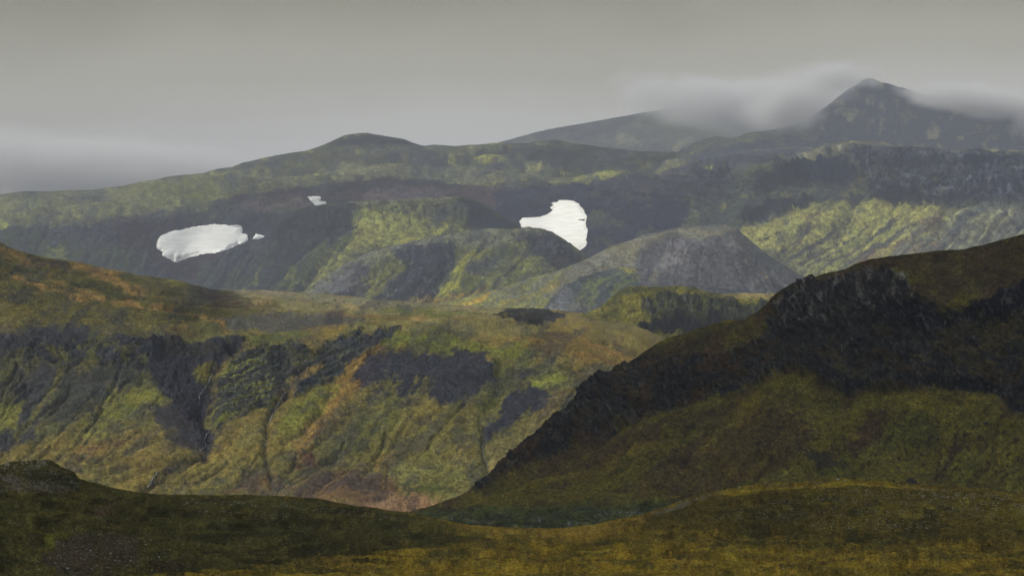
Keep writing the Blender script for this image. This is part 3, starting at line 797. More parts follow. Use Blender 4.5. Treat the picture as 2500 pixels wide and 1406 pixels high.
s.cliff([(1490, 745), (1520, 702), (1700, 700), (1720, 716), (1540, 728)], 4.5, 7, 8, 5)
s.cliff([(1398, 768), (1420, 755), (1450, 750), (1452, 757), (1420, 768)], 5, 6, 8, 3)
s.carve([(1605, 785), (1560, 815)], 20, 8); s.carve([(1720, 775), (1740, 800)], 16, 8)
s.build(ground_mat("knoll_ground", s.m, 1.2, .45), "low rocky knoll with mossy flank and dark craggy face", "hill")
SHEETS['F'] = s

# ================================================================== middle plateau and slope
s = Sheet("hill", -500, 2300, 2.0, [
    ([(-500, 430), (-200, 510), (0, 586), (20, 600), (50, 612), (100, 628), (150, 637), (200, 644), (250, 656), (300, 664), (350, 675), (400, 681), (450, 688), (480, 698), (520, 707), (560, 709), (640, 709), (700, 713), (780, 719), (850, 724), (930, 732), (1000, 736), (1060, 742), (1130, 745), (1200, 748), (1280, 752), (1360, 757), (1440, 766), (1540, 790), (1700, 850), (2300, 1000)],
     [(-500, 3150), (0, 3250), (400, 3500), (520, 3700), (600, 4700), (1200, 4600), (1500, 3900), (2300, 3500)], 60),
    ([(-500, 640), (0, 735), (200, 745), (350, 750), (480, 768), (560, 772), (640, 766), (800, 768), (1000, 772), (1200, 786), (1340, 800), (1450, 830), (1560, 866), (1700, 900), (2300, 1040)],
     [(-500, 2980), (400, 3050), (560, 3250), (900, 3350), (1300, 3200), (1560, 3000), (2300, 2900)], 40),
    ([(-500, 760), (0, 805), (200, 798), (350, 805), (450, 815), (600, 818), (750, 812), (850, 800), (950, 806), (1100, 818), (1200, 828), (1300, 842), (1400, 858), (1560, 900), (2300, 1100)],
     [(-500, 2900), (600, 2900), (900, 2920), (1560, 2880), (2300, 2800)], 110),
    ([(-500, 1000), (1560, 1010), (2300, 1200)], 2780, 110),
    ([(-500, 1200), (500, 1205), (800, 1215), (1150, 1215), (1560, 1200), (2300, 1300)], 2600, 30),
    (1420, 2250, 1)], back=(260, 10), haze=.07, seed=9, rsm=4, E=1.0, mute=.27, rk=.55, rock=(64, 66, 70), tex=.22)
OC, GN, RK, SL = (124, 106, 52), (108, 106, 50), (54, 54, 60), (78, 78, 62)
s.base((104, 98, 56))
s.mott((122, 103, 52), 90, 160, -.3, .5, .8, sh=.9)
s.mott((92, 92, 54), 60, 120, .1, .7, .6, seed=8, sh=.9)
# --- upper left shoulder
s.poly([(-500, 430), (0, 590), (250, 656), (520, 706), (700, 745), (560, 790), (400, 790), (-500, 780)], (92, 86, 50), 8, 10, .95, .2)
s.mott((74, 76, 54), 90, 14, .1, .6, .6, seed=11, where=([(-500, 430), (0, 590), (520, 706), (560, 800), (-500, 810)], 8), sh=-1.6)
s.mott((112, 94, 52), 70, 9, .3, .7, .45, seed=12, where=([(-500, 430), (0, 590), (520, 706), (560, 760), (-500, 760)], 8), sh=-1.6)
OR = (152, 112, 58)
for pts, wd, am in (([(0, 600), (40, 616), (70, 640), (150, 650), (230, 656), (300, 668)], 6, .8), ([(0, 660), (60, 690), (130, 712), (200, 722), (290, 738), (390, 755), (470, 766), (520, 778), (548, 796), (556, 806)], 4, .85),
                    ([(230, 672), (270, 678), (300, 700), (320, 718), (345, 712)], 11, .8), ([(60, 640), (100, 670), (160, 700), (260, 725)], 4, .5), ([(160, 650), (240, 668), (290, 682)], 5, .7)):
    s.line(pts, wd, OR, am, warp=4)
s.poly([(60, 628), (140, 640), (190, 652), (130, 655), (90, 648)], (66, 60, 50), 4, 6, .8, .3)
s.poly([(190, 690), (250, 690), (300, 712), (330, 732), (280, 730), (220, 712)], (72, 72, 50), 5, 8, .85, .3)
s.poly([(285, 668), (320, 664), (345, 680), (320, 690), (290, 680)], (74, 76, 50), 4, 6, .8, .3)
s.poly([(350, 700), (400, 690), (480, 700), (560, 720), (540, 750), (440, 750), (380, 735)], (88, 82, 54), 8, 10, .8, .45)
s.poly([(480, 705), (560, 712), (640, 742), (700, 752), (620, 762), (520, 755)], (94, 78, 56), 7, 8, .85, .2)
s.line([(320, 706), (340, 712), (342, 722)], 2.6, (52, 46, 40), .8)
s.poly([(420, 682), (480, 696), (470, 706), (420, 700)], (118, 114, 52), 4, 6, .7, .4)
# --- plateau flats
s.poly([(560, 708), (900, 728), (1360, 757), (1300, 790), (1000, 768), (640, 764), (700, 748), (600, 726)], (124, 114, 70), 4, 5, .95, .15)
s.poly([(540, 706), (640, 707), (760, 716), (680, 722), (580, 716)], (144, 128, 92), 3, 4, .8, .1)
s.poly([(600, 715), (800, 720), (950, 735), (1050, 742), (900, 748), (700, 735)], (116, 112, 84), 4, 5, .7, .3)
s.mott((102, 100, 60), 50, 5, .1, .5, .7, seed=21, where=([(560, 706), (1300, 748), (1300, 800), (600, 770)], 5))
s.mott((146, 122, 70), 40, 4, .28, .6, .7, seed=22, where=([(600, 715), (1300, 758), (1300, 800), (640, 770)], 5))
s.mott((60, 60, 46), 12, 3, .52, .66, .8, seed=23, where=([(650, 728), (1300, 748), (1300, 780), (800, 745)], 4))
s.poly([(920, 748), (1000, 752), (1150, 762), (1180, 775), (1050, 772), (960, 764)], (94, 98, 46), 5, 8, .85, .35)
s.poly([(530, 772), (640, 764), (800, 766), (900, 778), (860, 792), (760, 800), (600, 800), (560, 795)], (84, 82, 76), 6, 7, .9, .15)
s.line([(800, 768), (960, 778), (1100, 780), (1180, 788)], 3, (122, 90, 56), .7, warp=1)
s.line([(740, 796), (800, 792), (850, 792)], 4, (132, 108, 50), .7, warp=2)
s.poly([(840, 800), (930, 782), (1100, 780), (1280, 790), (1350, 812), (1100, 812), (960, 806)], (116, 108, 62), 6, 7, .85, .3)
s.poly([(945, 806), (950, 800), (975, 800), (985, 806), (960, 810)], (58, 60, 66), 2, 3, .9, .1)
# --- band below the rim, left
s.poly([(-500, 790), (0, 790), (120, 776), (300, 790), (420, 812), (380, 860), (200, 870), (-500, 880)], (84, 80, 60), 10, 14, .9, .3)
s.poly([(-500, 830), (60, 820), (110, 790), (230, 800), (330, 830), (380, 870), (370, 920), (200, 900), (0, 900), (-500, 920)], (62, 64, 69), 12, 16, .95, .3)
s.mott((92, 90, 50), 26, 20, .25, .5, .7, seed=31, where=([(-500, 780), (420, 800), (400, 890), (-500, 900)], 10))
s.poly([(390, 800), (440, 780), (470, 786), (430, 812)], (136, 110, 50), 6, 8, .7, .4)
s.poly([(-500, 900), (0, 880), (180, 890), (360, 900), (420, 960), (400, 1020), (250, 1030), (150, 1060), (60, 1100), (-500, 1100)], (86, 86, 60), 14, 18, .9, .3, sh=.8)
s.poly([(40, 900), (130, 890), (150, 940), (110, 1000), (70, 1070), (20, 1110), (-20, 1100), (20, 1000)], (66, 67, 72), 9, 14, .85, .35, sh=.8)
s.poly([(130, 890), (340, 900), (330, 950), (220, 990), (170, 1040), (120, 1010), (150, 950)], (66, 68, 68), 12, 16, .8, .5, sh=.9)
s.line([(150, 905), (130, 950), (95, 1000), (70, 1040), (40, 1070)], 6, (122, 114, 52), .85)
s.poly([(-60, 1010), (60, 985), (40, 1060), (-60, 1080)], (118, 116, 50), 9, 14, .8, .4, sh=.8)
s.poly([(200, 1040), (260, 970), (340, 940), (400, 960), (420, 980), (340, 1010), (260, 1050), (220, 1080)], (116, 114, 48), 12, 14, .85, .4, sh=1.1)
s.poly([(0, 1120), (120, 1060), (220, 1080), (330, 1040), (480, 1090), (440, 1110), (300, 1140), (200, 1180), (0, 1180)], (122, 106, 54), 14, 16, .85, .35, sh=1.6)
s.poly([(180, 1100), (300, 1070), (340, 1080), (260, 1110)], (126, 92, 56), 10, 12, .6, .5, sh=1.6)
# --- gorge
GO = [(350, 850), (380, 822), (440, 812), (500, 815), (540, 822), (590, 832), (600, 850), (570, 876), (525, 890), (505, 930), (520, 970), (495, 1010), (520, 1040), (520, 1080), (500, 1090), (470, 1040), (430, 1010), (380, 950), (355, 900)]
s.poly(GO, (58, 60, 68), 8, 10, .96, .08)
s.poly([(370, 1000), (430, 985), (490, 1010), (500, 1060), (490, 1090), (400, 1080), (390, 1040)], (64, 63, 69), 8, 10, .9, .15)
s.poly([(470, 892), (520, 880), (525, 900), (510, 925), (480, 925)], (104, 96, 44), 5, 7, .85, .3)
s.poly([(380, 826), (450, 816), (520, 840), (560, 850), (500, 862), (400, 858)], (62, 60, 54), 6, 8, .7, .4)
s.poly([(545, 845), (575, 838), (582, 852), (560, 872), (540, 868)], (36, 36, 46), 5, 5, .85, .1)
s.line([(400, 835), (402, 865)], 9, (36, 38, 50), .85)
RG = [(530, 910), (580, 870), (640, 840), (740, 830), (760, 860), (700, 930), (665, 1000), (620, 1010), (530, 1040), (510, 1000), (530, 960)]
s.poly(RG, (74, 78, 74), 8, 10, .95, .1)
s.mott((120, 122, 48), 11, 26, .05, .35, .85, seed=41, sh=2.2, where=(RG, 8))
s.mott((58, 60, 66), 9, 20, .2, .45, .8, seed=42, sh=2.2, where=(RG, 8))
s.poly([(660, 850), (720, 840), (730, 880), (700, 940), (665, 970)], (62, 64, 64), 7, 9, .85, .15)
s.poly([(700, 830), (720, 860), (735, 890), (715, 905), (695, 860)], (96, 90, 46), 6, 7, .7, .3)
s.poly([(560, 830), (620, 815), (760, 808), (800, 812), (700, 832), (620, 845)], (90, 94, 52), 7, 9, .8, .35)
# --- buttress right of the second stream
BT = [(735, 905), (760, 870), (820, 828), (870, 806), (960, 806), (940, 838), (905, 850), (885, 880), (850, 890), (830, 920), (790, 930), (750, 960), (715, 985), (720, 940)]
s.poly(BT, (66, 70, 74), 7, 9, .95, .12)
s.mott((92, 94, 62), 16, 18, .2, .5, .6, seed=43, sh=2.0, where=(BT, 8))
s.poly([(740, 915), (790, 885), (800, 895), (770, 915), (730, 945)], (138, 110, 50), 5, 7, .8, .3, sh=1.6)
s.poly([(860, 885), (905, 845), (950, 836), (930, 870), (905, 920), (870, 960), (830, 990), (780, 1060), (740, 1120), (700, 1120), (740, 1030), (800, 950)], (134, 104, 52), 9, 10, .85, .25, sh=.8)
s.poly([(720, 985), (800, 930), (830, 940), (780, 1000), (720, 1060), (670, 1080), (690, 1020)], (116, 114, 46), 9, 10, .85, .3, sh=.9)
# --- rim moss above the black scree
s.poly([(960, 806), (1100, 816), (1300, 840), (1340, 870), (1260, 880), (1180, 860), (1090, 858), (1000, 845), (940, 850), (930, 830)], (104, 106, 46), 8, 12, .9, .3)
s.poly([(1200, 822), (1360, 815), (1500, 850), (1570, 890), (1440, 900), (1390, 880), (1300, 850)], (116, 96, 52), 9, 12, .85, .4)
s.line([(1360, 810), (1420, 830), (1470, 848), (1540, 872)], 6, (136, 100, 56), .8, warp=3)
s.line([(1400, 868), (1460, 880), (1500, 892)], 5, (130, 94, 54), .7)
s.line([(1500, 840), (1530, 856), (1550, 868)], 6, (64, 60, 56), .8)
BL = (58, 61, 72)
for pg in ([(872, 905), (905, 870), (940, 852), (1000, 846), (1080, 858), (1100, 846), (1140, 848), (1190, 862), (1210, 880), (1205, 920), (1160, 960), (1120, 985), (1060, 992), (1042, 980), (1044, 945), (1050, 925), (1030, 920), (1015, 950), (1000, 978), (970, 970), (975, 935), (945, 930), (940, 965), (915, 970), (915, 935), (885, 945), (865, 925)],
           [(1225, 982), (1265, 945), (1330, 938), (1345, 975), (1300, 1010), (1240, 1045), (1185, 1068), (1178, 1045), (1215, 1020)],
           [(1255, 930), (1275, 905), (1340, 880), (1360, 888), (1310, 918), (1270, 938)],
           [(920, 1000), (935, 995), (925, 1040), (912, 1035)], [(1190, 1058), (1215, 1050), (1200, 1070)]):
    s.poly(pg, BL, 11, 16, .93, .42, sh=.6, sz=(9, 70))
s.poly([(1205, 870), (1240, 880), (1260, 900), (1240, 950), (1200, 985), (1170, 985), (1200, 940)], (84, 86, 48), 8, 10, .85, .35, sh=.6)
s.poly([(1250, 880), (1330, 880), (1420, 920), (1440, 960), (1350, 960), (1290, 925)], (92, 94, 60), 9, 12, .8, .4)
s.poly([(1296, 930), (1365, 915), (1380, 930), (1345, 958), (1310, 945)], (126, 128, 50), 6, 9, .9, .2)
s.poly([(1000, 1000), (1160, 985), (1150, 1060), (1080, 1120), (960, 1120), (900, 1060), (940, 1000)], (112, 104, 52), 14, 14, .8, .35, sh=.9)
s.poly([(960, 1130), (1100, 1110), (1170, 1150), (1120, 1190), (1000, 1200), (940, 1180)], (104, 104, 56), 14, 14, .75, .35)
s.poly([(1200, 1080), (1330, 1020), (1300, 1090), (1220, 1150), (1180, 1190)], (118, 108, 62), 12, 12, .8, .3, sh=1.0)
s.poly([(870, 1000), (960, 960), (1010, 990), (960, 1070), (880, 1120), (840, 1090)], (96, 96, 50), 14, 14, .6, .5, sh=.9)
# --- reddish heath and the bare pink flat
s.poly([(725, 1100), (760, 1095), (785, 1115), (770, 1140), (735, 1135)], (102, 66, 54), 12, 12, .85, .3)
s.poly([(560, 1160), (640, 1150), (700, 1165), (680, 1190), (580, 1190)], (98, 76, 56), 12, 12, .7, .4)
s.poly([(740, 1170), (830, 1130), (930, 1150), (980, 1190), (960, 1230), (800, 1215), (720, 1200)], (98, 76, 58), 14, 14, .85, .25)
s.poly([(540, 1195), (700, 1180), (860, 1185), (1000, 1205), (1080, 1230), (1060, 1262), (900, 1262), (700, 1220)], (108, 84, 60), 14, 14, .75, .3)
s.poly([(900, 1225), (950, 1200), (1030, 1203), (1075, 1218), (1080, 1245), (1000, 1262), (900, 1250)], (146, 110, 74), 10, 8, .9, .15)
s.poly([(990, 1195), (1060, 1185), (1110, 1190), (1090, 1203), (1020, 1206)], (86, 90, 50), 4, 5, .85, .2)
s.poly([(560, 1080), (700, 1060), (740, 1100), (640, 1130), (500, 1190), (240, 1190), (300, 1160), (480, 1110)], (128, 112, 52), 12, 14, .75, .35, sh=1.8)
for pts in ([(560, 1120), (520, 1150), (430, 1190)], [(600, 1118), (560, 1140)], [(540, 1115), (520, 1135)], [(780, 1000), (740, 1050), (690, 1090)], [(400, 1155), (330, 1180)], [(860, 1080), (835, 1115)], [(320, 1130), (240, 1165)], [(480, 1110), (380, 1150), (340, 1200)]):
    s.line(pts, 4, (70, 66, 52), .7)
CR1 = [(530, 880), (520, 915), (508, 945), (490, 975), (488, 1005), (502, 1035), (505, 1065), (498, 1095), (470, 1110), (400, 1150), (350, 1195)]
CR2 = [(820, 832), (780, 868), (740, 900), (720, 925), (700, 955), (680, 985), (662, 1010), (655, 1030), (650, 1070), (645, 1100), (660, 1140), (665, 1180)]
CR3 = [(1170, 1010), (1178, 1050), (1180, 1090), (1185, 1120), (1192, 1150), (1160, 1190)]
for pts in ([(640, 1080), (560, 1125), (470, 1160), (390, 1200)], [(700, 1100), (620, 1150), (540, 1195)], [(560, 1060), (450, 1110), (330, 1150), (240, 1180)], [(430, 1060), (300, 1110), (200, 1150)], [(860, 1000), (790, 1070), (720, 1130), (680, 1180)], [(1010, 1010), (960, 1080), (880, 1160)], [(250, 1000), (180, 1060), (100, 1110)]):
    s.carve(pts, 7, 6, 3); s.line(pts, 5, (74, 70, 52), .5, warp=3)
    s.line([(x - 6, y - 9) for x, y in pts], 6, (132, 118, 58), .4, warp=3)  # dark crease and pale lip painted in as gully shading
s.line(CR1, 10, (52, 54, 58), .7); s.line(CR2, 5, (56, 54, 56), .75); s.line(CR3, 5, (66, 66, 50), .75)
# --- pit on the plateau
PIT = [(1198, 765), (1230, 755), (1280, 752), (1330, 755), (1380, 768), (1350, 786), (1315, 797), (1270, 790), (1225, 780)]
s.poly(PIT, (48, 48, 46), 3, 6, .97, .03)
s.mott((96, 86, 44), 9, 4, .2, .5, .7, seed=51, where=([(1205, 764), (1230, 757), (1280, 765), (1260, 785), (1225, 780)], 4))
# relief
s.relief(12, 170, 8, g=.47)
s.gully(8, 130, 460, .75, 61, where=([(-500, 880), (1560, 890), (1560, 1250), (-500, 1250)], 50))
s.gully(2, 44, 260, .9, 64, where=([(-500, 900), (1560, 910), (1560, 1230), (-500, 1230)], 40))
s.relief(3, 40, 5, 81, where=([(-500, 400), (560, 700), (560, 800), (-500, 800)], 20))
s.cliff(GO, 4, 12, 26, 12, 14); s.cliff(RG, 4.5, 12, 30, 10, 12, sh=2.2); s.cliff(BT, 4, 12, 30, 8, 14, sh=2.0)
s.cliff([(-300, 830), (380, 825), (380, 890), (-300, 900)], 4, 10, 16, 12, 12)
s.cliff(PIT, 1.6, 9, 12, 5, 9)
s.relief(2.2, 22, 5, 88, .6)
s.carve([(470, 830), (480, 900), (490, 1000), (505, 1080)], 46, 26); s.carve(CR1, 10, 12); s.carve(CR2, 9, 11); s.carve(CR3, 9, 8)
s.carve([(690, 850), (690, 960)], 20, 9); s.carve([(560, 850), (575, 860)], 16, 12); s.carve([(402, 830), (402, 880)], 12, 9)
s.carve([(780, 1000), (740, 1050), (690, 1090)], 10, 7); s.carve([(560, 1120), (430, 1190)], 8, 6); s.carve([(320, 1130), (240, 1165)], 8, 6)
s.carve([(1225, 880), (1220, 960), (1190, 1000)], 16, 9); s.carve([(590, 1040), (520, 1080), (380, 1180)], 14, -7)
LG = lambda u, v: .65 + 1.0 * float(ss(1040, 1170, v)) + .25 * math.sin(u / 170)
s.drains(17, -100, 1500, 930, 1110, LG, 4.0, 5, (70, 68, 54), .65, 3, (70, 220)); s.drains(10, -100, 900, 1090, 1170, LG, 4, 5, (72, 68, 52), .6, 4, (40, 110))
s.drains(12, 0, 420, 850, 960, .8, 5, 7, None, 0, 5)
s.build(ground_mat("moor_ground", s.m, 1.1, .5), "long moorland plateau and slope cut by gullies, ochre grass and black scree", "hill")
SHEETS['G'] = s

# ================================================================== dark hill on the right
s = Sheet("hill", 300, 3100, 1.8, [
    ([(300, 1480), (600, 1350), (850, 1285), (950, 1262), (1030, 1246), (1080, 1232), (1120, 1215), (1160, 1195), (1180, 1178), (1200, 1160), (1230, 1125), (1250, 1108), (1290, 1072), (1315, 1045), (1350, 1015), (1385, 985), (1410, 962), (1422, 940), (1440, 920), (1480, 905), (1510, 893), (1560, 868), (1600, 840), (1630, 824), (1680, 812), (1720, 801), (1770, 787), (1815, 784), (1840, 768), (1870, 742), (1890, 718), (1905, 705), (1940, 688), (1980, 678), (2010, 671), (2060, 656), (2090, 640), (2130, 628), (2200, 616), (2290, 610), (2340, 606), (2400, 599), (2440, 586), (2500, 571), (2700, 540), (3100, 520)],
     [(300, 2000), (1160, 1950), (1500, 1900), (1900, 1850), (2500, 1760), (3100, 1720)], 22),
    ([(300, 1490), (950, 1268), (1160, 1205), (1300, 1078), (1440, 960), (1600, 880), (1800, 830), (1900, 760), (2000, 720), (2200, 690), (2350, 700), (2500, 720), (3100, 740)],
     [(300, 1950), (1160, 1900), (1500, 1850), (1900, 1800), (2500, 1690), (3100, 1650)], 90),
    ([(300, 1495), (950, 1275), (1160, 1212), (1300, 1130), (1450, 1070), (1600, 1000), (1800, 960), (1900, 930), (2060, 960), (2250, 950), (2420, 960), (2500, 1010), (3100, 1030)],
     [(300, 1900), (1160, 1850), (1500, 1800), (1900, 1740), (2500, 1640), (3100, 1600)], 120),
    ([(300, 1500), (950, 1290), (1160, 1245), (1500, 1235), (2000, 1240), (3100, 1240)], [(300, 1800), (1160, 1740), (1500, 1640), (1900, 1580), (3100, 1480)], 34),
    ([(300, 1520), (950, 1330), (3100, 1330)], [(300, 1500), (3100, 1230)], 12), (1500, 1000, 1)],
    back=(160, 10), haze=.02, E=0.62, seed=10, rsm=3, rk=.4, rock=(42, 38, 34), tex=.3, crest=.5, lean=1.0)
HG, HR, HP = (72, 66, 33), (40, 40, 40), (58, 48, 38)
s.base((62, 59, 32))
s.mott(HG, 40, 80, -.15, .4, .8, sh=1.0)
s.mott(HP, 34, 160, .0, .4, .8, seed=8, sh=1.05)
# crown of the hill
s.poly([(1500, 880), (1800, 780), (1900, 700), (2090, 635), (2500, 560), (3100, 500), (3100, 700), (2500, 690), (2300, 720), (2150, 650), (2000, 690), (1900, 760), (1750, 830), (1500, 920)], (50, 44, 33), 12, 14, .95, .2)
s.mott((60, 56, 34), 40, 30, .15, .5, .7, seed=11, where=([(2150, 600), (3100, 520), (3100, 700), (2450, 710), (2200, 700)], 14))
s.poly([(1700, 800), (1810, 784), (1830, 800), (1760, 820), (1680, 830)], (60, 56, 34), 6, 8, .6, .3)
RC = [(1890, 760), (1960, 700), (2060, 680), (2140, 660), (2200, 690), (2230, 720), (2330, 760), (2420, 720), (2500, 690), (3100, 680), (3100, 1020), (2500, 1020), (2450, 980), (2380, 940), (2270, 945), (2180, 950), (2070, 972), (1990, 930), (1950, 900), (1870, 950), (1760, 970), (1600, 1000), (1500, 1050), (1400, 1100), (1300, 1130), (1230, 1150), (1165, 1200), (1140, 1200), (1300, 1040), (1420, 940), (1600, 870), (1800, 850)]
s.poly(RC, HR, 12, 18, .96, .08, sh=.4)
s.mott((32, 33, 35), 40, 34, .05, .4, .8, seed=12, where=(RC, 12))
s.mott((56, 48, 32), 44, 16, .25, .55, .75, seed=13, where=([(1600, 900), (1900, 800), (2500, 840), (2500, 980), (1900, 940), (1500, 1060)], 14))
s.mott((62, 58, 34), 30, 16, .3, .55, .7, seed=14, where=([(2050, 800), (2500, 780), (3000, 800), (2500, 940), (2000, 950)], 14))
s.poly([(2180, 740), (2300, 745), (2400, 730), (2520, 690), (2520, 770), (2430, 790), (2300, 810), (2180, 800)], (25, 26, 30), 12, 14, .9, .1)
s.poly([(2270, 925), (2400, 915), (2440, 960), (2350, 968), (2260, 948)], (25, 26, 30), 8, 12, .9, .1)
s.poly([(2400, 770), (2500, 770), (2500, 850), (2400, 860), (2390, 800)], (58, 52, 30), 12, 14, .75, .3)
s.poly([(2320, 770), (2390, 760), (2370, 830), (2320, 900), (2300, 840)], (50, 47, 32), 10, 12, .7, .4)
s.mott((86, 84, 78), 6, 12, .28, .52, .8, seed=15, where=([(1890, 740), (1960, 690), (2120, 655), (2220, 680), (2240, 740), (2100, 760), (2000, 780), (1910, 800)], 10))
s.mott((66, 64, 58), 5, 8, .42, .62, .7, seed=16, where=(RC, 10))
s.mott((56, 46, 34), 26, 40, .0, .4, .75, seed=17, sh=.9, where=([(1300, 1040), (1450, 920), (1850, 800), (1900, 900), (1700, 980), (1450, 1080), (1200, 1150)], 12))
# turf below the crags
s.poly([(1850, 980), (1950, 920), (2000, 935), (2060, 975), (2180, 955), (2280, 945), (2420, 965), (2460, 1010), (2600, 1040), (3100, 1040), (3100, 1200), (1700, 1200), (1400, 1200), (1500, 1130), (1700, 1060)], (72, 67, 33), 10, 14, .9, .15)
s.mott((60, 62, 32), 60, 80, .0, .5, .6, seed=21, sh=.8, where=([(2200, 1000), (3100, 1040), (3100, 1200), (1900, 1200)], 16))
s.poly([(1280, 1140), (1500, 1060), (1700, 1000), (1850, 970), (1800, 1010), (1640, 1050), (1620, 1090), (1480, 1130), (1300, 1190), (1180, 1210)], (54, 45, 35), 14, 20, .8, .5, sh=1.8)
s.poly([(1440, 1130), (1560, 1080), (1610, 1078), (1560, 1110), (1400, 1180), (1200, 1215), (1240, 1190)], (76, 68, 34), 8, 10, .85, .25, sh=2.0)
s.poly([(1640, 1100), (1760, 1040), (1900, 1000), (1980, 1020), (1960, 1100), (1900, 1150), (1780, 1200), (1600, 1215), (1500, 1210)], (56, 46, 35), 16, 24, .7, .75, sh=1.2)
s.poly([(1780, 1000), (1860, 950), (1900, 970), (1820, 1030), (1740, 1060)], (78, 70, 34), 8, 10, .7, .3, sh=1.2)
s.poly([(2120, 1010), (2170, 990), (2150, 1060), (2090, 1110), (2060, 1100)], (53, 42, 34), 9, 12, .85, .4, sh=.5)
s.poly([(2310, 1080), (2340, 1040), (2350, 1080), (2310, 1160), (2260, 1170)], (48, 39, 33), 9, 10, .85, .4, sh=.4)
s.mott((40, 36, 30), 9, 7, .46, .6, .85, seed=24, where=([(1850, 1000), (2500, 1000), (2500, 1180), (1850, 1180)], 14))
s.poly([(1940, 1110), (2020, 1100), (2070, 1130), (2000, 1145)], (38, 38, 38), 8, 10, .8, .4)
s.poly([(2210, 1165), (2240, 1160), (2250, 1172), (2220, 1176)], (34, 34, 36), 4, 5, .9, .1)
s.line([(2370, 1030), (2400, 1028), (2420, 1035)], 3, (34, 34, 34), .8)
s.line([(2000, 1190), (1900, 1175), (1800, 1200)], 8, (54, 52, 32), .5)
# valley floor with low scrub
s.poly([(300, 1480), (900, 1268), (1030, 1246), (1200, 1238), (1400, 1236), (1560, 1232), (1700, 1235), (3100, 1235), (3100, 1500), (300, 1550)], (58, 62, 36), 7, 8, .95, .1)
s.mott((40, 46, 38), 30, 5, .05, .4, .8, seed=25, where=([(900, 1262), (1700, 1236), (1700, 1400), (900, 1400)], 6))
s.mott((82, 82, 74), 24, 3, .38, .6, .6, seed=26, where=([(1050, 1250), (1700, 1240), (1700, 1300), (1100, 1300)], 6))
s.poly([(1050, 1240), (1100, 1234), (1160, 1238), (1190, 1246), (1120, 1250)], (44, 42, 38), 4, 5, .8, .2)
s.poly([(1120, 1215), (1160, 1200), (1400, 1205), (1560, 1215), (1400, 1232), (1200, 1236), (1080, 1236)], (74, 68, 34), 7, 10, .8, .25)
s.poly([(1560, 1236), (1600, 1230), (1590, 1250), (1560, 1252)], (34, 34, 28), 5, 5, .8, .1)
s.relief(16, 150, 8, g=.52)
s.gully(11, 90, 400, .95, 61, where=([(1200, 1100), (1900, 960), (3100, 1020), (3100, 1240), (1200, 1240)], 30))
s.cliff(RC, 9, 22, 60, 18, 30, sh=.15)
s.cliff([(1890, 730), (1980, 690), (2140, 650), (2240, 700), (2300, 760), (2260, 860), (2100, 900), (1900, 900)], 4, 12, 70, 12, 30)
s.relief(18, 70, 7, 83, .58, where=(RC, 14))
for pts, wd, a in (([(2000, 740), (1990, 860)], 24, 14), ([(2110, 740), (2100, 880)], 22, 14), ([(1900, 760), (1890, 880)], 18, 9), ([(2200, 760), (2420, 770)], 26, 16), ([(2280, 940), (2420, 930)], 16, 12), ([(1420, 960), (1380, 1060)], 14, 7), ([(1600, 900), (1560, 1000)], 20, 8), ([(1760, 860), (1720, 970)], 22, 9), ([(1480, 1040), (1500, 940)], 14, 6), ([(2480, 870), (2470, 990)], 22, 12)):
    s.carve(pts, wd, a)
s.carve([(2190, 880), (2080, 930)], 26, -12); s.carve([(2300, 860), (2380, 800)], 20, -10)
s.drains(24, 1500, 2600, 1000, 1130, 1.1, 5, 5, (50, 42, 34), .5, 3, (60, 180))
s.build(ground_mat("crag_ground", s.m, 1.3, .55, speck=.35), "dark craggy hill on the right with brown turf sloping to the valley floor", "hill")
SHEETS['H'] = s

# ================================================================== foreground moor
s = Sheet("ground", -400, 2900, 1.8, [
    ([(-400, 1150), (-100, 1138), (0, 1136), (40, 1130), (80, 1128), (118, 1127), (128, 1132), (150, 1145), (175, 1152), (190, 1168), (220, 1180), (270, 1192), (340, 1200), (480, 1208), (600, 1211), (700, 1212), (780, 1219), (860, 1232), (940, 1244), (1000, 1252), (1060, 1266), (1130, 1281), (1220, 1287), (1300, 1289), (1380, 1286), (1450, 1280), (1540, 1262), (1580, 1254), (1620, 1240), (1680, 1216), (1740, 1196), (1800, 1188), (1860, 1178), (1960, 1176), (2030, 1168), (2080, 1172), (2200, 1182), (2300, 1186), (2400, 1196), (2500, 1208), (2900, 1240)],
     [(-400, 640), (100, 640), (500, 800), (900, 860), (1300, 960), (1600, 860), (2000, 720), (2900, 700)], 90),
    ([(-400, 1240), (100, 1235), (500, 1250), (900, 1285), (1300, 1315), (1600, 1290), (1900, 1262), (2300, 1270), (2900, 1290)],
     [(-400, 570), (100, 570), (500, 680), (900, 720), (1300, 770), (1600, 720), (2000, 620), (2900, 600)], 110),
    (1440, [(-400, 425), (900, 460), (1300, 480), (2900, 435)], 40),
    (1560, [(-400, 370), (900, 400), (1300, 410), (2900, 380)], 16),
    (1900, 260, 14), (3800, 90, 10), (9000, 30, 1)], back=(110, 12), haze=0.0, E=0.58, seed=11, csm=2, rk=.35, rock=(50, 44, 24), tex=.26, crest=.55, lean=.0)
YG, DG, BR = (92, 76, 26), (44, 41, 23), (58, 48, 30)
s.base((74, 62, 26))
s.mott((86, 72, 26), 120, 12, -.1, .5, .8)
s.mott((56, 52, 26), 70, 8, .1, .5, .8, seed=7)
s.mott((92, 80, 30), 50, 5, .3, .6, .6, seed=8)
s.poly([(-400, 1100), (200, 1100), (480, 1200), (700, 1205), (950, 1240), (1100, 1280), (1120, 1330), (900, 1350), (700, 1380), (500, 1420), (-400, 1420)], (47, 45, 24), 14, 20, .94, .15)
s.mott((60, 56, 26), 60, 8, .1, .5, .7, seed=12, where=([(-400, 1190), (1080, 1190), (1080, 1420), (-400, 1420)], 20))
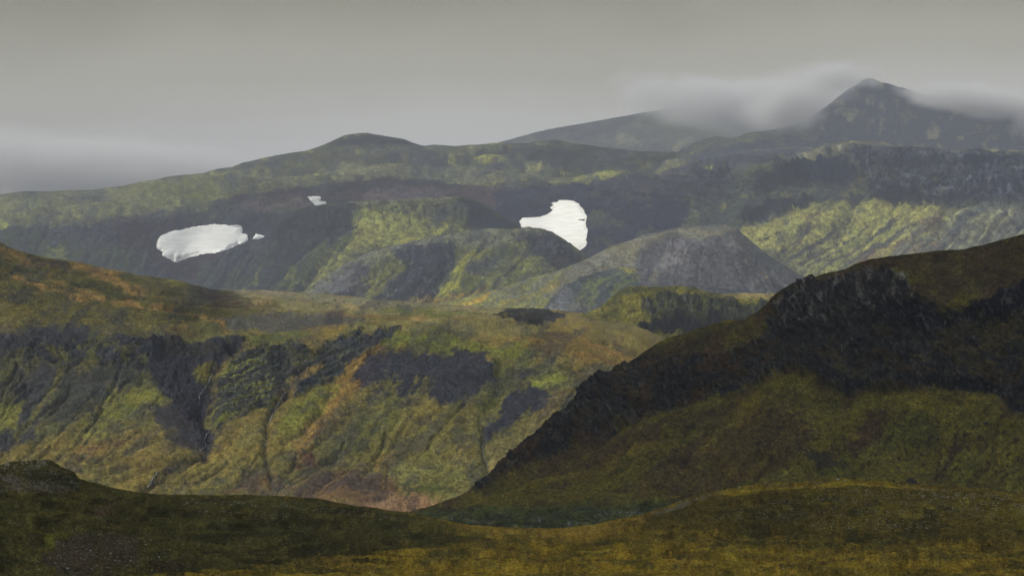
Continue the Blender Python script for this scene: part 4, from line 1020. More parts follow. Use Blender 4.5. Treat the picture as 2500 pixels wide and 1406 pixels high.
s.mott((30, 29, 17), 70, 9, .15, .5, .75, seed=13, where=([(-400, 1200), (1100, 1200), (1000, 1420), (-400, 1420)], 20))
s.poly([(100, 1310), (150, 1300), (170, 1320), (120, 1330)], (76, 76, 28), 8, 10, .6, .3)
s.poly([(140, 1330), (240, 1290), (330, 1320), (340, 1380), (180, 1390), (100, 1370)], (50, 44, 36), 12, 12, .8, .35)
s.poly([(230, 1240), (270, 1232), (285, 1255), (240, 1262)], (62, 52, 38), 7, 8, .8, .2)
s.poly([(0, 1160), (80, 1175), (170, 1190), (160, 1200), (40, 1195)], (62, 54, 46), 8, 9, .75, .4)
s.mott((84, 82, 72), 6, 3, .3, .55, .6, seed=14, where=([(-100, 1130), (130, 1125), (200, 1165), (190, 1195), (0, 1200), (-100, 1200)], 8))
s.poly([(60, 1150), (160, 1150), (200, 1175), (190, 1190), (60, 1172)], (38, 38, 26), 6, 7, .7, .2)
s.poly([(370, 1365), (440, 1362), (470, 1395), (380, 1406)], (40, 34, 26), 8, 10, .7, .4)
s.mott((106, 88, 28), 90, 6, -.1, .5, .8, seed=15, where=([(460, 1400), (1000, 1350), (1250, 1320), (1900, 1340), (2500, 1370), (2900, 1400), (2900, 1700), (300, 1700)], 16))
s.poly([(1060, 1270), (1220, 1288), (1400, 1286), (1540, 1264), (1600, 1250), (1560, 1290), (1400, 1320), (1240, 1300), (1120, 1294)], (98, 80, 32), 7, 9, .8, .2)
s.poly([(1000, 1262), (1100, 1285), (1160, 1290), (1110, 1300), (1000, 1290)], (68, 62, 28), 7, 9, .7, .3)
s.poly([(1020, 1310), (1110, 1305), (1210, 1315), (1205, 1328), (1120, 1322), (1000, 1340)], (46, 44, 24), 7, 9, .7, .4)
s.line([(1230, 1300), (1255, 1310), (1290, 1340), (1310, 1345)], 6, (54, 50, 26), .7)
s.poly([(1520, 1280), (1600, 1255), (1700, 1214), (1800, 1195), (2000, 1180), (2500, 1210), (2900, 1240), (2900, 1330), (2300, 1330), (1900, 1330), (1700, 1300)], (58, 51, 24), 12, 16, .9, .2)
s.mott((72, 66, 26), 40, 16, .1, .5, .7, seed=16, where=([(1700, 1200), (2500, 1200), (2900, 1300), (2500, 1310), (1700, 1280)], 14))
s.mott((38, 37, 22), 46, 16, .2, .5, .7, seed=17, where=([(1560, 1260), (2000, 1210), (2900, 1230), (2900, 1360), (1600, 1320)], 14))
s.poly([(1740, 1200), (1840, 1182), (1960, 1180), (2080, 1172), (2200, 1184), (2100, 1196), (1900, 1198), (1760, 1215)], (104, 90, 28), 5, 7, .75, .35)
s.mott((44, 44, 24), 60, 5, .25, .5, .7, seed=18, where=([(1600, 1300), (2500, 1290), (2900, 1360), (1600, 1350)], 10))
s.poly([(1590, 1252), (1700, 1212), (1760, 1196), (1720, 1216), (1640, 1250), (1600, 1262)], (80, 76, 60), 4, 5, .7, .4)
s.relief(18, 260, 7, g=.5); s.relief(5, 40, 6, 77, .55); s.relief(1.5, 8, 3, 79, .6)
s.carve([(1230, 1296), (1258, 1312), (1295, 1345), (1330, 1360)], 9, 7); s.carve([(1190, 1300), (1215, 1318), (1190, 1330)], 8, 4)
s.dome(90, 1145, 90, 30, 4); s.carve([(140, 1150), (190, 1172), (230, 1190)], 8, 3)
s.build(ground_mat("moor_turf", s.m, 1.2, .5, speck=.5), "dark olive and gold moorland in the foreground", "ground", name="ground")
SHEETS['I'] = s

# ================================================================== base ground to the horizon
gx = np.concatenate([-np.geomspace(30000, 400, 24), np.linspace(-300, 300, 7), np.geomspace(400, 30000, 24)])
gy = np.concatenate([np.linspace(-1500, 3000, 30), np.geomspace(3200, 45000, 40)])
GX, GY = np.meshgrid(gx, gy)
GZ = -300 + 12 * f2(GX / 900, GY / 900, 4, 3)
colg = np.ones(GX.shape + (3,)) * np.array((0.07, 0.06, 0.03))
tag(grid_mesh("ground", np.stack([GX, GY, GZ], -1), colg, ground_mat("lowland", 1.0)), "brown lowland under and beyond the hills", "ground", 'structure')


# ================================================================== snow patches
def snow_mat():
    m = bpy.data.materials.new("old_snow"); m.use_nodes = True
    t = m.node_tree; b = t.nodes['Principled BSDF']
    b.inputs['Roughness'].default_value = 0.8
    b.inputs['Specular IOR Level'].default_value = 0.2
    tc = t.nodes.new("ShaderNodeTexCoord"); mp = t.nodes.new("ShaderNodeMapping")
    mp.inputs['Rotation'].default_value = (0, math.radians(14), 0)
    mp.inputs['Scale'].default_value = (0.012, 0.012, 0.11)
    t.links.new(tc.outputs['Object'], mp.inputs[0])
    n = t.nodes.new("ShaderNodeTexNoise"); n.inputs['Scale'].default_value = 1; n.inputs['Detail'].default_value = 7; n.inputs['Roughness'].default_value = .62
    t.links.new(mp.outputs[0], n.inputs['Vector'])
    r = t.nodes.new("ShaderNodeValToRGB")
    r.color_ramp.elements[0].position = .28; r.color_ramp.elements[0].color = (0.74, 0.71, 0.61, 1)
    r.color_ramp.elements[1].position = .6; r.color_ramp.elements[1].color = (0.90, 0.875, 0.78, 1)
    t.links.new(n.outputs['Fac'], r.inputs[0]); t.links.new(r.outputs[0], b.inputs['Base Color'])
    bp = t.nodes.new("ShaderNodeBump"); bp.inputs['Distance'].default_value = .6; bp.inputs['Strength'].default_value = .2
    t.links.new(n.outputs['Fac'], bp.inputs['Height']); t.links.new(bp.outputs[0], b.inputs['Normal'])
    return m


SNOW = snow_mat()


def snow(sh, pts, name, label, cat, thick=5.0, lift=1.6, k=4, rag=1.3, mat=None):
    b = sh._box(pts, 8)
    rows = slice(max(b[0].start, sh.nb), b[0].stop); cols = b[1]
    def up(A):
        R, C = A.shape[:2]
        ri = np.linspace(0, R - 1, (R - 1) * k + 1); ci = np.linspace(0, C - 1, (C - 1) * k + 1)
        r0 = np.minimum(ri.astype(int), R - 2); c0 = np.minimum(ci.astype(int), C - 2)
        fr = (ri - r0).reshape(-1, 1); fc = (ci - c0).reshape(1, -1)
        if A.ndim == 3: fr = fr[..., None]; fc = fc[..., None]
        return (A[r0][:, c0] * (1 - fr) * (1 - fc) + A[r0 + 1][:, c0] * fr * (1 - fc) + A[r0][:, c0 + 1] * (1 - fr) * fc + A[r0 + 1][:, c0 + 1] * fr * fc)
    dc = sh.disp[rows, cols].copy(); d0 = dc.copy()
    for _ in range(260):
        dc[1:-1, 1:-1] = (dc[:-2, 1:-1] + dc[2:, 1:-1] + dc[1:-1, :-2] + dc[1:-1, 2:] + dc[1:-1, 1:-1]) / 5
    ddc = up(dc - d0)
    P = up(sh.P[rows, cols]); Nn = up(sh.n[rows, cols]); dp = up(sh.disp[rows, cols])
    # photo position of the real surface, so the outline keeps its shape
    U = P[..., 0] / P[..., 1] * F + CU; V = EYE - P[..., 2] / P[..., 1] * F
    wx = f2(U / 9, V / 7, 4, 5); wy = f2(U / 9, V / 7, 4, 6)
    sd = poly_sd(U + wx * rag, V + wy * rag, pts)
    th = (lift * (1 - np.exp(-np.maximum(sd, 0) / 1.2)) + thick * (1 - np.exp(-np.maximum(sd, 0) / 14)) + 0.5) * sh.m
    inn = ss(0, 6, sd)
    P = P + Nn * (th + ddc * inn)[..., None]
    P[..., 2] += 0
    R, C = sd.shape
    idx = np.arange(R * C).reshape(R, C)
    keep = (sd[:-1, :-1] > -.3) | (sd[1:, :-1] > -.3) | (sd[:-1, 1:] > -.3) | (sd[1:, 1:] > -.3)
    q = np.stack([idx[:-1, :-1], idx[1:, :-1], idx[1:, 1:], idx[:-1, 1:]], -1)[keep]
    used, inv = np.unique(q.reshape(-1), return_inverse=True)
    me = bpy.data.meshes.new(name)
    me.from_pydata(P.reshape(-1, 3)[used].tolist(), [], inv.reshape(-1, 4).tolist())
    me.polygons.foreach_set("use_smooth", np.ones(len(me.polygons), bool))
    o = bpy.data.objects.new(name, me); COL.objects.link(o); me.materials.append(mat or SNOW)
    tag(o, label, cat)
    return o


C = SHEETS['C']
SN = "snow_patch"
snow(C, [(383, 588), (392, 577), (405, 570), (425, 564), (445, 562), (452, 558), (500, 551), (520, 549), (545, 549), (560, 552), (580, 550), (589, 553), (592, 560), (589, 571), (600, 572), (604, 578), (604, 588), (597, 591), (580, 598), (565, 605), (540, 613), (520, 618), (490, 621), (472, 626), (455, 630), (430, 640), (415, 634), (395, 624), (398, 617), (384, 606), (382, 597)],
     SN, "largest dirty white snow patch lying long across the dark slope at left", "snow patch")
snow(C, [(618, 583), (624, 571), (632, 573), (644, 576), (641, 580), (630, 583)], SN, "tiny sliver of snow just right of the long snow patch", "snow patch", 2, 1.2, 5, 1.2)
snow(C, [(750, 481), (764, 480), (782, 482), (782, 487), (776, 491), (792, 494), (800, 500), (789, 504), (771, 505), (762, 494)], SN, "small two-lobed snow patch in the upper reddish scree hollow", "snow patch", 2.5, 1.3, 5, 1.4)
snow(C, [(1269, 540), (1275, 533), (1300, 532), (1320, 531), (1335, 524), (1345, 519), (1352, 512), (1344, 508), (1353, 499), (1348, 497), (1361, 494), (1366, 489), (1385, 489), (1402, 492), (1412, 499), (1425, 512), (1427, 520), (1432, 530), (1429, 546), (1434, 560), (1433, 575), (1430, 585), (1433, 592), (1431, 600), (1418, 610), (1400, 620), (1360, 610), (1280, 570), (1272, 552)],
     SN, "heart-shaped snow patch in the cirque behind the mossy spur", "snow patch")


# ================================================================== streams
def water_mat():
    m = bpy.data.materials.new("white_water"); m.use_nodes = True
    t = m.node_tree; b = t.nodes['Principled BSDF']
    tc = t.nodes.new("ShaderNodeTexCoord"); n = t.nodes.new("ShaderNodeTexNoise"); n.inputs['Scale'].default_value = 0.35; n.inputs['Detail'].default_value = 4
    t.links.new(tc.outputs['Object'], n.inputs['Vector'])
    r = t.nodes.new("ShaderNodeValToRGB")
    r.color_ramp.elements[0].position = .45; r.color_ramp.elements[0].color = (0.05, 0.05, 0.05, 1)
    r.color_ramp.elements[1].position = .7; r.color_ramp.elements[1].color = (0.42, 0.42, 0.40, 1)
    t.links.new(n.outputs['Fac'], r.inputs[0]); t.links.new(r.outputs[0], b.inputs['Base Color'])
    b.inputs['Roughness'].default_value = 0.35
    return m


WATER = water_mat()


def interp_at(sh, u, v):
    """surface point seen at photo position u, v (after relief)"""
    j = int(np.clip(round((u - sh.U[0, 0]) / (sh.U[0, 1] - sh.U[0, 0])), 1, sh.U.shape[1] - 2))
    Pj = sh.P[sh.nb:, j]
    vv = EYE - Pj[:, 2] / Pj[:, 1] * F
    run = np.maximum.accumulate(np.concatenate([[-1e9], vv[:-1]]))
    vis = vv >= run
    k = np.where(vis, np.abs(vv - v), 1e9).argmin()
    d = Pj[k]
    return Vector(((u - CU) / F * d[1], d[1], d[2])), Vector(sh.n[sh.nb + k, j])


def stream(sh, pts, wd, label, wob=2.5, gaps=0.0):
    rnd = random.Random(int(pts[0][0]))
    path = []
    for (x0, y0), (x1, y1) in zip(pts[:-1], pts[1:]):
        n = max(2, int(math.hypot(x1 - x0, y1 - y0) / 2.2))
        for k in range(n):
            t = k / n
            path.append((x0 + (x1 - x0) * t + rnd.uniform(-wob, wob) * .5, y0 + (y1 - y0) * t))
    vs, fs = [], []
    prev = False
    for i, (u, v) in enumerate(path):
        p, nn = interp_at(sh, u, v)
        w_ = .75 * wd * sh.m * rnd.uniform(.45, 1.3)
        on = True
        c = p + Vector((0, -1, .7)).normalized() * sh.m * 2.0
        b = len(vs)
        vs += [c + Vector((-w_, 0, -w_ * .15)), c + Vector((0, -w_ * .6, w_ * .4)), c + Vector((w_, 0, w_ * .15))]
        if prev:
            fs += [(b - 3, b, b + 1, b - 2), (b - 2, b + 1, b + 2, b - 1)]
        prev = on
    me = bpy.data.meshes.new("stream"); me.from_pydata([tuple(x) for x in vs], [], fs)
    me.polygons.foreach_set("use_smooth", np.ones(len(me.polygons), bool))
    o = bpy.data.objects.new("stream", me); COL.objects.link(o); me.materials.append(WATER)
    tag(o, label, "stream", 'structure')


G = SHEETS['G']
stream(G, [(524, 896), (520, 910), (512, 925), (508, 938), (497, 952), (488, 965), (486, 985), (484, 992)], 1.4, "thin waterfall threading the dark gorge at left")
stream(G, [(514, 1050), (502, 1066), (498, 1078), (503, 1084), (500, 1092), (486, 1102)], 1.7, "short white cascade at the foot of the dark gorge")
stream(G, [(384, 1152), (374, 1168), (366, 1184), (358, 1192)], 1.6, "lowest glint of the gorge stream behind the foreground moor")
stream(G, [(756, 870), (740, 888), (730, 902), (724, 920), (716, 936)], 1.3, "upper white cascade in the narrow gully")
stream(G, [(700, 955), (690, 968), (680, 985), (668, 1008), (660, 1024), (656, 1040)], 1.2, "lower white cascade in the narrow gully")
stream(G, [(1178, 1090), (1182, 1115), (1190, 1135), (1190, 1148)], .8, "faint trickle in the crease of the ochre slope")
stream(SHEETS['F'], [(1546, 862), (1556, 866), (1549, 870), (1562, 878)], 3.0, "bright bend of river glimpsed beside the dark hill", wob=1)


# ================================================================== stones
def rock_mesh(seed, flat=.7):
    import bmesh
    bm = bmesh.new(); bmesh.ops.create_icosphere(bm, subdivisions=2, radius=1)
    r = random.Random(seed)
    pl = [(Vector((r.gauss(0, 1), r.gauss(0, 1), r.gauss(0, 1))).normalized(), r.uniform(.55, .9)) for _ in range(9)]
    for v in bm.verts:
        c = v.co.copy()
        for n, d in pl:
            e = c.dot(n) - d
            if e > 0: c -= n * e * .9
        c *= 1 + r.uniform(-.05, .05)
        c.z *= flat
        v.co = c
    me = bpy.data.meshes.new("stone"); bm.to_mesh(me); bm.free()
    return me


def stone_mat(name, a, b_):
    m = bpy.data.materials.new(name); m.use_nodes = True
    t = m.node_tree; b = t.nodes['Principled BSDF']; b.inputs['Roughness'].default_value = .9
    b.inputs['Specular IOR Level'].default_value = .15
    tc = t.nodes.new("ShaderNodeTexCoord"); n = t.nodes.new("ShaderNodeTexNoise"); n.inputs['Scale'].default_value = 2.2; n.inputs['Detail'].default_value = 6
    t.links.new(tc.outputs['Object'], n.inputs['Vector'])
    r = t.nodes.new("ShaderNodeValToRGB"); r.color_ramp.elements[0].position = .35; r.color_ramp.elements[0].color = (*a, 1)
    r.color_ramp.elements[1].position = .65; r.color_ramp.elements[1].color = (*b_, 1)
    t.links.new(n.outputs['Fac'], r.inputs[0]); t.links.new(r.outputs[0], b.inputs['Base Color'])
    bp = t.nodes.new("ShaderNodeBump"); bp.inputs['Distance'].default_value = .1
    t.links.new(n.outputs['Fac'], bp.inputs['Height']); t.links.new(bp.outputs[0], b.inputs['Normal'])
    return m


PALE = stone_mat("lichen_stone", (.16, .15, .12), (.48, .46, .38))
DARK = stone_mat("dark_stone", (.02, .02, .022), (.07, .07, .065))
PINK = stone_mat("warm_stone", (.16, .13, .10), (.42, .35, .28))


def rocks(mat, seed):
    out = []
    for i in range(6):
        me = rock_mesh(seed + i, .55 + .07 * i); me.materials.append(mat); out.append(me)
    return out


RP, RD, RW_ = rocks(PALE, 10), rocks(DARK, 30), rocks(PINK, 50)


def place(sh, u, v, size, lib, name, label, cat, group, r):
    p, n = interp_at(sh, u, v)
    o = bpy.data.objects.new(name, r.choice(lib)); COL.objects.link(o)
    sz = size * sh.m
    o.scale = (sz * r.uniform(.8, 1.3), sz * r.uniform(.8, 1.3), sz * r.uniform(.7, 1.1))
    o.rotation_euler = (r.uniform(-.3, .3), r.uniform(-.3, .3), r.uniform(0, 6.28))
    o.location = p + Vector((0, 0, sz * .12))
    tag(o, label, cat, group=group)
    return o


def scatter(sh, poly, n, size, lib, label, group, seed, name="stone", cat="stone", clump=14, thr=0.0):
    """individual stones inside a photo outline, gathered in clumps"""
    r = random.Random(seed)
    xs = [p[0] for p in poly]; ys = [p[1] for p in poly]
    k = tries = 0
    while k < n and tries < n * 60:
        tries += 1
        u, v = r.uniform(min(xs), max(xs)), r.uniform(min(ys), max(ys))
        if poly_sd(np.array([u]), np.array([v]), poly)[0] < 0: continue
        if float(f2(np.array([u / clump]), np.array([v / (clump * .5)]), 3, seed)[0]) < thr: continue
        place(sh, u, v, size * (0.55 + 1.1 * r.random() ** 3), lib, name, label, cat, group, r)
        k += 1


def rubble(sh, polys, size, libs, label, seed, clump=12, thr=.1):
    """thousands of smaller stones nobody could count: one object"""
    r = random.Random(seed)
    V_, F_, base = [], [], 0
    for poly, n in polys:
        xs = [p[0] for p in poly]; ys = [p[1] for p in poly]
        us = np.array([r.uniform(min(xs), max(xs)) for _ in range(n * 5)]); vs = np.array([r.uniform(min(ys), max(ys)) for _ in range(n * 5)])
        ok = (poly_sd(us, vs, poly) > 0) & (f2(us / clump, vs / (clump * .5), 3, seed) > thr)
        for u, v in list(zip(us[ok], vs[ok]))[:n]:
            p, nn = interp_at(sh, u, v)
            sz = size * sh.m * (.5 + r.random() ** 2)
            pts = []
            for k in range(6):
                d = [(1, 0, 0), (0, 1, 0), (-1, 0, 0), (0, -1, 0), (0, 0, 1), (0, 0, -1)][k]
                a = r.uniform(.6, 1.2)
                pts.append((p.x + d[0] * sz * a + r.uniform(-.2, .2) * sz, p.y + d[1] * sz * a, p.z + d[2] * sz * a * .7))
            V_ += pts
            for f in ((0, 1, 4), (1, 2, 4), (2, 3, 4), (3, 0, 4), (1, 0, 5), (2, 1, 5), (3, 2, 5), (0, 3, 5)):
                F_.append(tuple(base + q for q in f))
            base += 6
    me = bpy.data.meshes.new("rubble"); me.from_pydata(V_, [], F_)
    me.materials.append(libs)
    o = bpy.data.objects.new("rubble", me); COL.objects.link(o)
    tag(o, label, "rubble", 'stuff')


I = SHEETS['I']
scatter(I, [(430, 1222), (600, 1222), (640, 1240), (560, 1262), (450, 1240)], 60, 1.7, RP, "small pale stone in the stone field on the dark moor left of centre", "pale stones in the left stone field", 1)
scatter(I, [(200, 1300), (400, 1290), (440, 1390), (200, 1400), (90, 1370)], 36, 1.8, RP, "small pale stone on the dark grass near the bottom left corner", "pale stones near the bottom left corner", 2)
scatter(I, [(1800, 1225), (1870, 1230), (1880, 1275), (1850, 1290), (1800, 1265)], 36, 1.8, RW_, "warm grey stone in the spill below the right-hand hummock", "warm grey stones spilling down the right hummock", 3)
scatter(I, [(1620, 1250), (1700, 1212), (1770, 1194), (1760, 1206), (1690, 1238), (1630, 1262)], 40, 1.7, RP, "pale stone along the rim of the right-hand hummock", "pale stones on the hummock rim", 4)
scatter(I, [(2200, 1190), (2500, 1210), (2500, 1260), (2360, 1250), (2200, 1220)], 60, 1.8, RP, "pale stone along the moor crest at the right edge", "pale stones on the right crest", 5)
scatter(I, [(0, 1135), (120, 1132), (180, 1160), (170, 1190), (0, 1195)], 50, 1.5, RP, "pale stone on top of the knob at the left edge", "pale stones on the left knob", 6)
place(I, 1913, 1386, 3.0, RP, "stone", "lone white stone on golden grass at the bottom right", "stone", None, random.Random(3))
place(I, 385, 1354, 2.4, RP, "stone", "single yellowish-white stone by the dark peat at the bottom left", "stone", None, random.Random(4))
for (u, v, z) in ((1238, 1170 + 0, 0),):
    pass
r_ = random.Random(9)
for u, v, sz, lb in ((1868, 1178, 4.5, "grey boulder group on the hummock crest"), (2045, 1171, 6, "pale outcrop on the highest point of the right hummock"), (2062, 1173, 4.5, "smaller stone beside the pale outcrop on the hummock top"), (2355, 1217, 5, "pale slab above the stones at the right edge"), (1990, 1190, 4, "grey boulder below the hummock top"), (1805, 1188, 3.4, "boulder at the left shoulder of the hummock")):
    place(I, u, v, sz, RP, "boulder", lb, "boulder", None, r_)
rubble(I, [([(400, 1215), (700, 1220), (900, 1250), (980, 1265), (960, 1275), (820, 1262), (640, 1262), (430, 1250)], 1500),
           ([(-50, 1132), (130, 1128), (200, 1165), (190, 1200), (-50, 1205)], 900),
           ([(150, 1290), (420, 1290), (460, 1400), (60, 1400)], 500),
           ([(1600, 1260), (1700, 1210), (1800, 1186), (2000, 1174), (2500, 1205), (2600, 1250), (2300, 1290), (1800, 1295), (1700, 1250)], 6000),
           ([(2200, 1186), (2520, 1208), (2520, 1240), (2250, 1215)], 900),
           ([(0, 1200), (1100, 1260), (1100, 1400), (0, 1400)], 300)], 1.15, PALE, "fine pale rubble strewn through the foreground turf", 7)
H = SHEETS['H']
rubble(H, [([(1300, 1060), (1450, 930), (1700, 830), (2000, 690), (2500, 620), (2500, 1000), (1900, 940), (1500, 1080)], 1800),
           ([(1850, 1000), (2500, 1020), (2500, 1170), (1850, 1170)], 500)], .8, DARK, "dark broken rock littering the crags of the right-hand hill", 8, 16, .1)
rubble(H, [([(1300, 1060), (1450, 930), (1700, 830), (2000, 690), (2500, 620), (2500, 1000), (1900, 940), (1500, 1080)], 700),
           ([(1890, 740), (1960, 690), (2120, 655), (2240, 690), (2200, 760), (1910, 800)], 700)], .7, PALE, "pale lichened fragments caught on the dark crags", 9, 12, .15)
for u, v, sz in ((1870, 1008, 4), (2033, 975, 3), (2230, 920, 4), (2250, 1110, 4), (2290, 1072, 4), (2060, 1138, 5), (2100, 1095, 3), (2405, 1032, 5), (1815, 1020, 3)):
    place(H, u, v, sz, RD, "boulder", "dark boulder lying on the brown turf below the crags", "boulder", "dark boulders below the crags", r_)
for u, v, sz in ((720, 733, 4), (800, 738, 3), (815, 740, 3), (896, 740, 5), (880, 741, 3), (1085, 757, 4), (1160, 745, 3), (1175, 771, 5), (1250, 750, 3), (1300, 751, 4), (1010, 757, 4), (1064, 745, 3), (850, 746, 3), (945, 750, 3)):
    place(G, u, v, sz, RD, "boulder", "dark boulder on the pale moorland plateau", "boulder", "dark boulders dotted over the plateau", r_)
for u, v, sz in ((1398, 810, 5), (1440, 816, 4), (1375, 796, 4), (1425, 812, 4), (1488, 817, 4), (1330, 800, 3)):
    place(SHEETS['F'], u, v, sz, RD, "boulder", "dark boulder in the grass at the foot of the rocky knoll", "boulder", "dark boulders at the foot of the knoll", r_)

# scrub on the valley floor
def scrub(sh, poly, n, size, seed):
    r = random.Random(seed)
    V_, F_, b = [], [], 0
    xs = [p[0] for p in poly]; ys = [p[1] for p in poly]
    for _ in range(n * 4):
        u, v = r.uniform(min(xs), max(xs)), r.uniform(min(ys), max(ys))
        if n <= 0: break
        if poly_sd(np.array([u]), np.array([v]), poly)[0] < 0: continue
        if float(f2(np.array([u / 40]), np.array([v / 8]), 3, seed)[0]) < 0.0: continue
        n -= 1
        p, nn = interp_at(sh, u, v)
        R_ = size * sh.m * r.uniform(.5, 1.3)
        for _l in range(34):
            d = Vector((r.gauss(0, 1), r.gauss(0, 1), abs(r.gauss(0, .7)))) * R_ * .5
            c = p + d; e = R_ * .28
            a = Vector((r.uniform(-1, 1), r.uniform(-1, 1), r.uniform(-1, 1))).normalized() * e
            q = Vector((r.uniform(-1, 1), r.uniform(-1, 1), r.uniform(-1, 1))).normalized() * e
            V_ += [tuple(c + a), tuple(c + q), tuple(c - a)]
            F_.append((b, b + 1, b + 2)); b += 3
    me = bpy.data.meshes.new("undergrowth"); me.from_pydata(V_, [], F_)
    me.materials.append(stone_mat("scrub_leaf", (.04, .048, .016), (.10, .11, .045)))
    o = bpy.data.objects.new("undergrowth", me); COL.objects.link(o)
    tag(o, "low dark green scrub covering the valley floor between the hills", "undergrowth", 'stuff')


scrub(H, [(1040, 1244), (1200, 1240), (1560, 1238), (1640, 1232), (1600, 1262), (1450, 1285), (1150, 1285), (1060, 1262)], 420, 5.5, 5)


# cairn on the rounded summit
def cairn(sh, u, v, hgt):
    p, n = interp_at(sh, u, v)
    e = bpy.data.objects.new("cairn", None); COL.objects.link(e); e.location = p
    tag(e, "tiny stone cairn on the highest rounded summit of the plateau", "cairn")
    r = random.Random(2)
    z = 0
    for k, w_ in enumerate((.5, .42, .34, .24)):
        o = bpy.data.objects.new("stone", RD[k]); COL.objects.link(o); o.parent = e
        h_ = hgt * .3
        o.scale = (hgt * w_, hgt * w_, h_ * .75); o.location = (r.uniform(-.1, .1) * hgt, 0, z + h_ * .3); z += h_ * .8
        o.rotation_euler = (0, 0, r.uniform(0, 6))


cairn(C, 897, 325, 4.5)


# ================================================================== unseen cloud sheet added to keep the sun off the near hills
def shade_cloud():
    x = np.linspace(-3300, -850, 50); y = np.linspace(-1500, 2150, 60)
    X, Y = np.meshgrid(x, y)
    e = np.minimum(np.minimum(X - x[0], x[-1] - X), np.minimum(Y - y[0], y[-1] - Y))
    wb = f2(X / 600, Y / 600, 5, 91)
    t = ss(0, 500, e)
    lo = 1750 - 110 * wb * t - 60 * t; hi = 1760 + (200 + 110 * f2(X / 500, Y / 500, 5, 92)) * t
    Xw = X + 260 * f2(X / 1500, Y / 1500, 3, 93); Yw = Y + 260 * f2(X / 1500, Y / 1500, 3, 94)
    R, C_ = X.shape
    V_ = np.concatenate([np.stack([Xw, Yw, lo], -1).reshape(-1, 3), np.stack([Xw, Yw, hi], -1).reshape(-1, 3)])
    idx = np.arange(R * C_).reshape(R, C_)
    q = np.stack([idx[:-1, :-1], idx[:-1, 1:], idx[1:, 1:], idx[1:, :-1]], -1).reshape(-1, 4)
    F_ = q[:, ::-1].tolist() + (q + R * C_).tolist()
    per = list(idx[0, :]) + list(idx[1:, -1]) + list(idx[-1, -2::-1]) + list(idx[-2:0:-1, 0])
    n_ = R * C_
    for a, b in zip(per, per[1:] + per[:1]):
        F_.append((int(a), int(b), int(b) + n_, int(a) + n_))
    me = bpy.data.meshes.new("cloud"); me.from_pydata(V_.tolist(), [], F_)
    me.polygons.foreach_set("use_smooth", np.ones(len(me.polygons), bool))
    m = bpy.data.materials.new("shade_cloud_grey"); m.use_nodes = True
    t_ = m.node_tree
    for n in list(t_.nodes):
        if n.type != 'OUTPUT_MATERIAL': t_.nodes.remove(n)
    a = t_.nodes.new("ShaderNodeBsdfDiffuse"); b = t_.nodes.new("ShaderNodeBsdfTranslucent"); mx = t_.nodes.new("ShaderNodeMixShader")
    a.inputs[0].default_value = (.85, .85, .86, 1); b.inputs[0].default_value = (.85, .84, .82, 1)
    mx.inputs[0].default_value = .5
    t_.links.new(a.outputs[0], mx.inputs[1]); t_.links.new(b.outputs[0], mx.inputs[2]); t_.links.new(mx.outputs[0], t_.nodes['Material Output'].inputs['Surface'])
    me.materials.append(m)
    o = bpy.data.objects.new("cloud", me); COL.objects.link(o)
    tag(o, "grey cloud sheet added out of view, up left, to shade the near hills", "cloud", 'stuff')


shade_cloud()


# ================================================================== air: haze and low cloud
def vol_obj(name, mesh_fn, mat, label, cat):
    me = mesh_fn()
    o = bpy.data.objects.new(name, me); COL.objects.link(o); me.materials.append(mat)
    tag(o, label, cat, 'stuff')
    return o


def box_mesh(x0, x1, y0, y1, z0, z1):
    me = bpy.data.meshes.new("volume")
    v = [(x, y, z) for x in (x0, x1) for y in (y0, y1) for z in (z0, z1)]
    me.from_pydata(v, [], [(0, 1, 3, 2), (4, 6, 7, 5), (0, 4, 5, 1), (2, 3, 7, 6), (0, 2, 6, 4), (1, 5, 7, 3)])
    return me


def haze_mat(col, dens):
    m = bpy.data.materials.new("haze_air"); m.use_nodes = True
    t = m.node_tree
    for n in list(t.nodes):
        if n.type != 'OUTPUT_MATERIAL': t.nodes.remove(n)
    v = t.nodes.new("ShaderNodeVolumePrincipled")
    v.inputs['Color'].default_value = (*col, 1); v.inputs['Density'].default_value = dens
    t.links.new(v.outputs[0], t.nodes['Material Output'].inputs['Volume'])
    return m


vol_obj("haze", lambda: box_mesh(-30500, 30500, -1600, 46000, -330, 1400), haze_mat((0.81, 0.86, 0.98), 2.6e-5), "thin blue-grey haze filling the air over the hills", "haze")


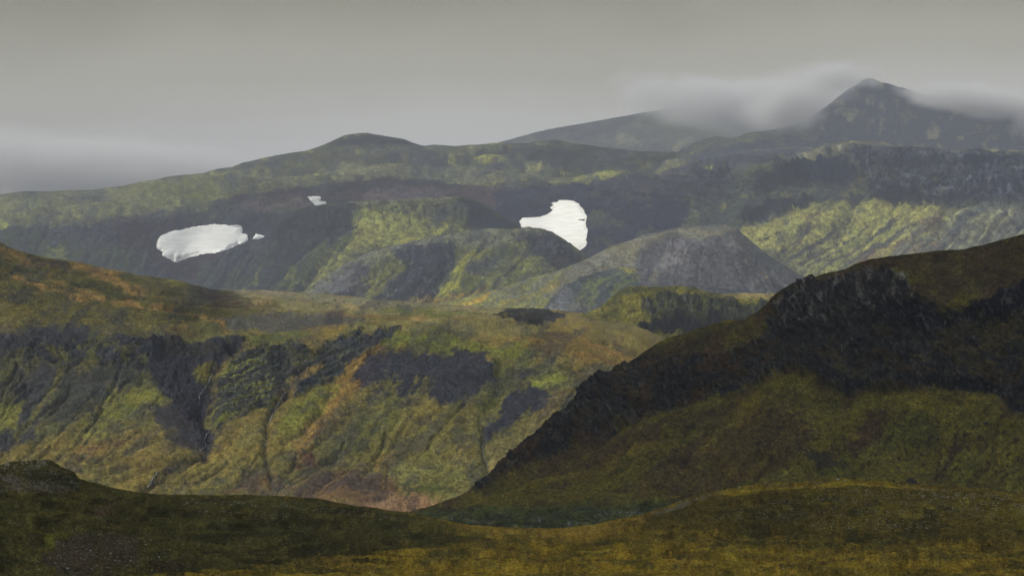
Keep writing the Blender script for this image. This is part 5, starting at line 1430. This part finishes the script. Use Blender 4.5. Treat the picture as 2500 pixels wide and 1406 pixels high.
def mist_mat(name, dens, nscale, thr, col=(1, 1, 1), top=None):
    m = bpy.data.materials.new(name); m.use_nodes = True
    t = m.node_tree
    for n in list(t.nodes):
        if n.type != 'OUTPUT_MATERIAL': t.nodes.remove(n)
    v = t.nodes.new("ShaderNodeVolumePrincipled"); v.inputs['Color'].default_value = (*col, 1)
    tc = t.nodes.new("ShaderNodeTexCoord")
    ln = t.nodes.new("ShaderNodeVectorMath"); ln.operation = 'LENGTH'      # object space: the unit ball
    t.links.new(tc.outputs['Object'], ln.inputs[0])
    fo = t.nodes.new("ShaderNodeMapRange"); fo.clamp = False
    fo.inputs['From Min'].default_value = 1.0; fo.inputs['From Max'].default_value = 0.0
    fo.inputs['To Min'].default_value = -0.5; fo.inputs['To Max'].default_value = 1.0
    t.links.new(ln.outputs['Value'], fo.inputs['Value'])
    n = t.nodes.new("ShaderNodeTexNoise"); n.inputs['Scale'].default_value = nscale; n.inputs['Detail'].default_value = 6; n.inputs['Roughness'].default_value = .56
    n.inputs['Distortion'].default_value = .15
    mp = t.nodes.new("ShaderNodeMapping"); mp.inputs['Location'].default_value = (thr * 31, nscale * 3, dens * 900)
    mp.inputs['Scale'].default_value = (1.5, .8, .7)
    t.links.new(tc.outputs['Object'], mp.inputs[0]); t.links.new(mp.outputs[0], n.inputs['Vector'])
    ma = t.nodes.new("ShaderNodeMath"); ma.operation = 'MULTIPLY_ADD'; ma.inputs[1].default_value = 1.4; ma.inputs[2].default_value = -.70
    t.links.new(n.outputs['Fac'], ma.inputs[0])
    ad = t.nodes.new("ShaderNodeMath"); ad.operation = 'ADD'
    t.links.new(ma.outputs[0], ad.inputs[0]); t.links.new(fo.outputs[0], ad.inputs[1])
    mr = t.nodes.new("ShaderNodeMapRange"); mr.interpolation_type = 'SMOOTHSTEP'
    mr.inputs['From Min'].default_value = 0.0; mr.inputs['From Max'].default_value = 1.3
    t.links.new(ad.outputs[0], mr.inputs['Value'])
    # nothing reaches the skin of the volume
    ed = t.nodes.new("ShaderNodeMapRange"); ed.interpolation_type = 'SMOOTHSTEP'
    ed.inputs['From Min'].default_value = 1.0; ed.inputs['From Max'].default_value = 0.7
    t.links.new(ln.outputs['Value'], ed.inputs['Value'])
    a = t.nodes.new("ShaderNodeMath"); a.operation = 'MULTIPLY'
    t.links.new(ed.outputs[0], a.inputs[0]); t.links.new(mr.outputs[0], a.inputs[1])
    b = t.nodes.new("ShaderNodeMath"); b.operation = 'MULTIPLY'; b.inputs[1].default_value = dens
    t.links.new(a.outputs[0], b.inputs[0]); t.links.new(b.outputs[0], v.inputs['Density'])
    t.links.new(v.outputs[0], t.nodes['Material Output'].inputs['Volume'])
    return m


def ball_mesh():
    import bmesh
    bm = bmesh.new(); bmesh.ops.create_icosphere(bm, subdivisions=3, radius=1.02)
    me = bpy.data.meshes.new("volume"); bm.to_mesh(me); bm.free(); return me


def mist(u, v, D, ru, rv, rd, dens, label, tilt=0.0, nscale=1.6, thr=.28, col=(.86, .84, .78)):
    o = vol_obj("mist", ball_mesh, mist_mat("mist_air", dens, nscale, thr, col), label, "cloud")
    D = float(far(D)); rd *= 1.9; k = D / F
    o.location = ((u - CU) * k, D, (EYE - v) * k); o.scale = (ru * k, rd, rv * k); o.rotation_euler = (0, tilt, 0)
    return o


mist(1860, 262, 11300, 560, 150, 500, .0260, "soft cloud bank draped over the ridge left of the peak", tilt=math.radians(7), nscale=1.2)
mist(1940, 256, 10120, 280, 122, 200, .022, "cloud wisp clinging to the left shoulder of the peak", tilt=math.radians(-22), nscale=1.4)
mist(2050, 186, 10250, 190, 70, 260, .016, "thin cloud brushing the very summit of the peak", nscale=1.6)
mist(2390, 246, 10150, 300, 74, 260, .026, "thin cloud wisp trailing over the ridge at the right edge", tilt=math.radians(7), nscale=1.6)
mist(2540, 290, 10100, 120, 125, 240, .034, "small cloud puff at the far right edge", nscale=1.5)
mist(180, 405, 11900, 800, 150, 420, .0190, "grey cloud covering the top of the faint left ridge", tilt=math.radians(3), nscale=1.3)
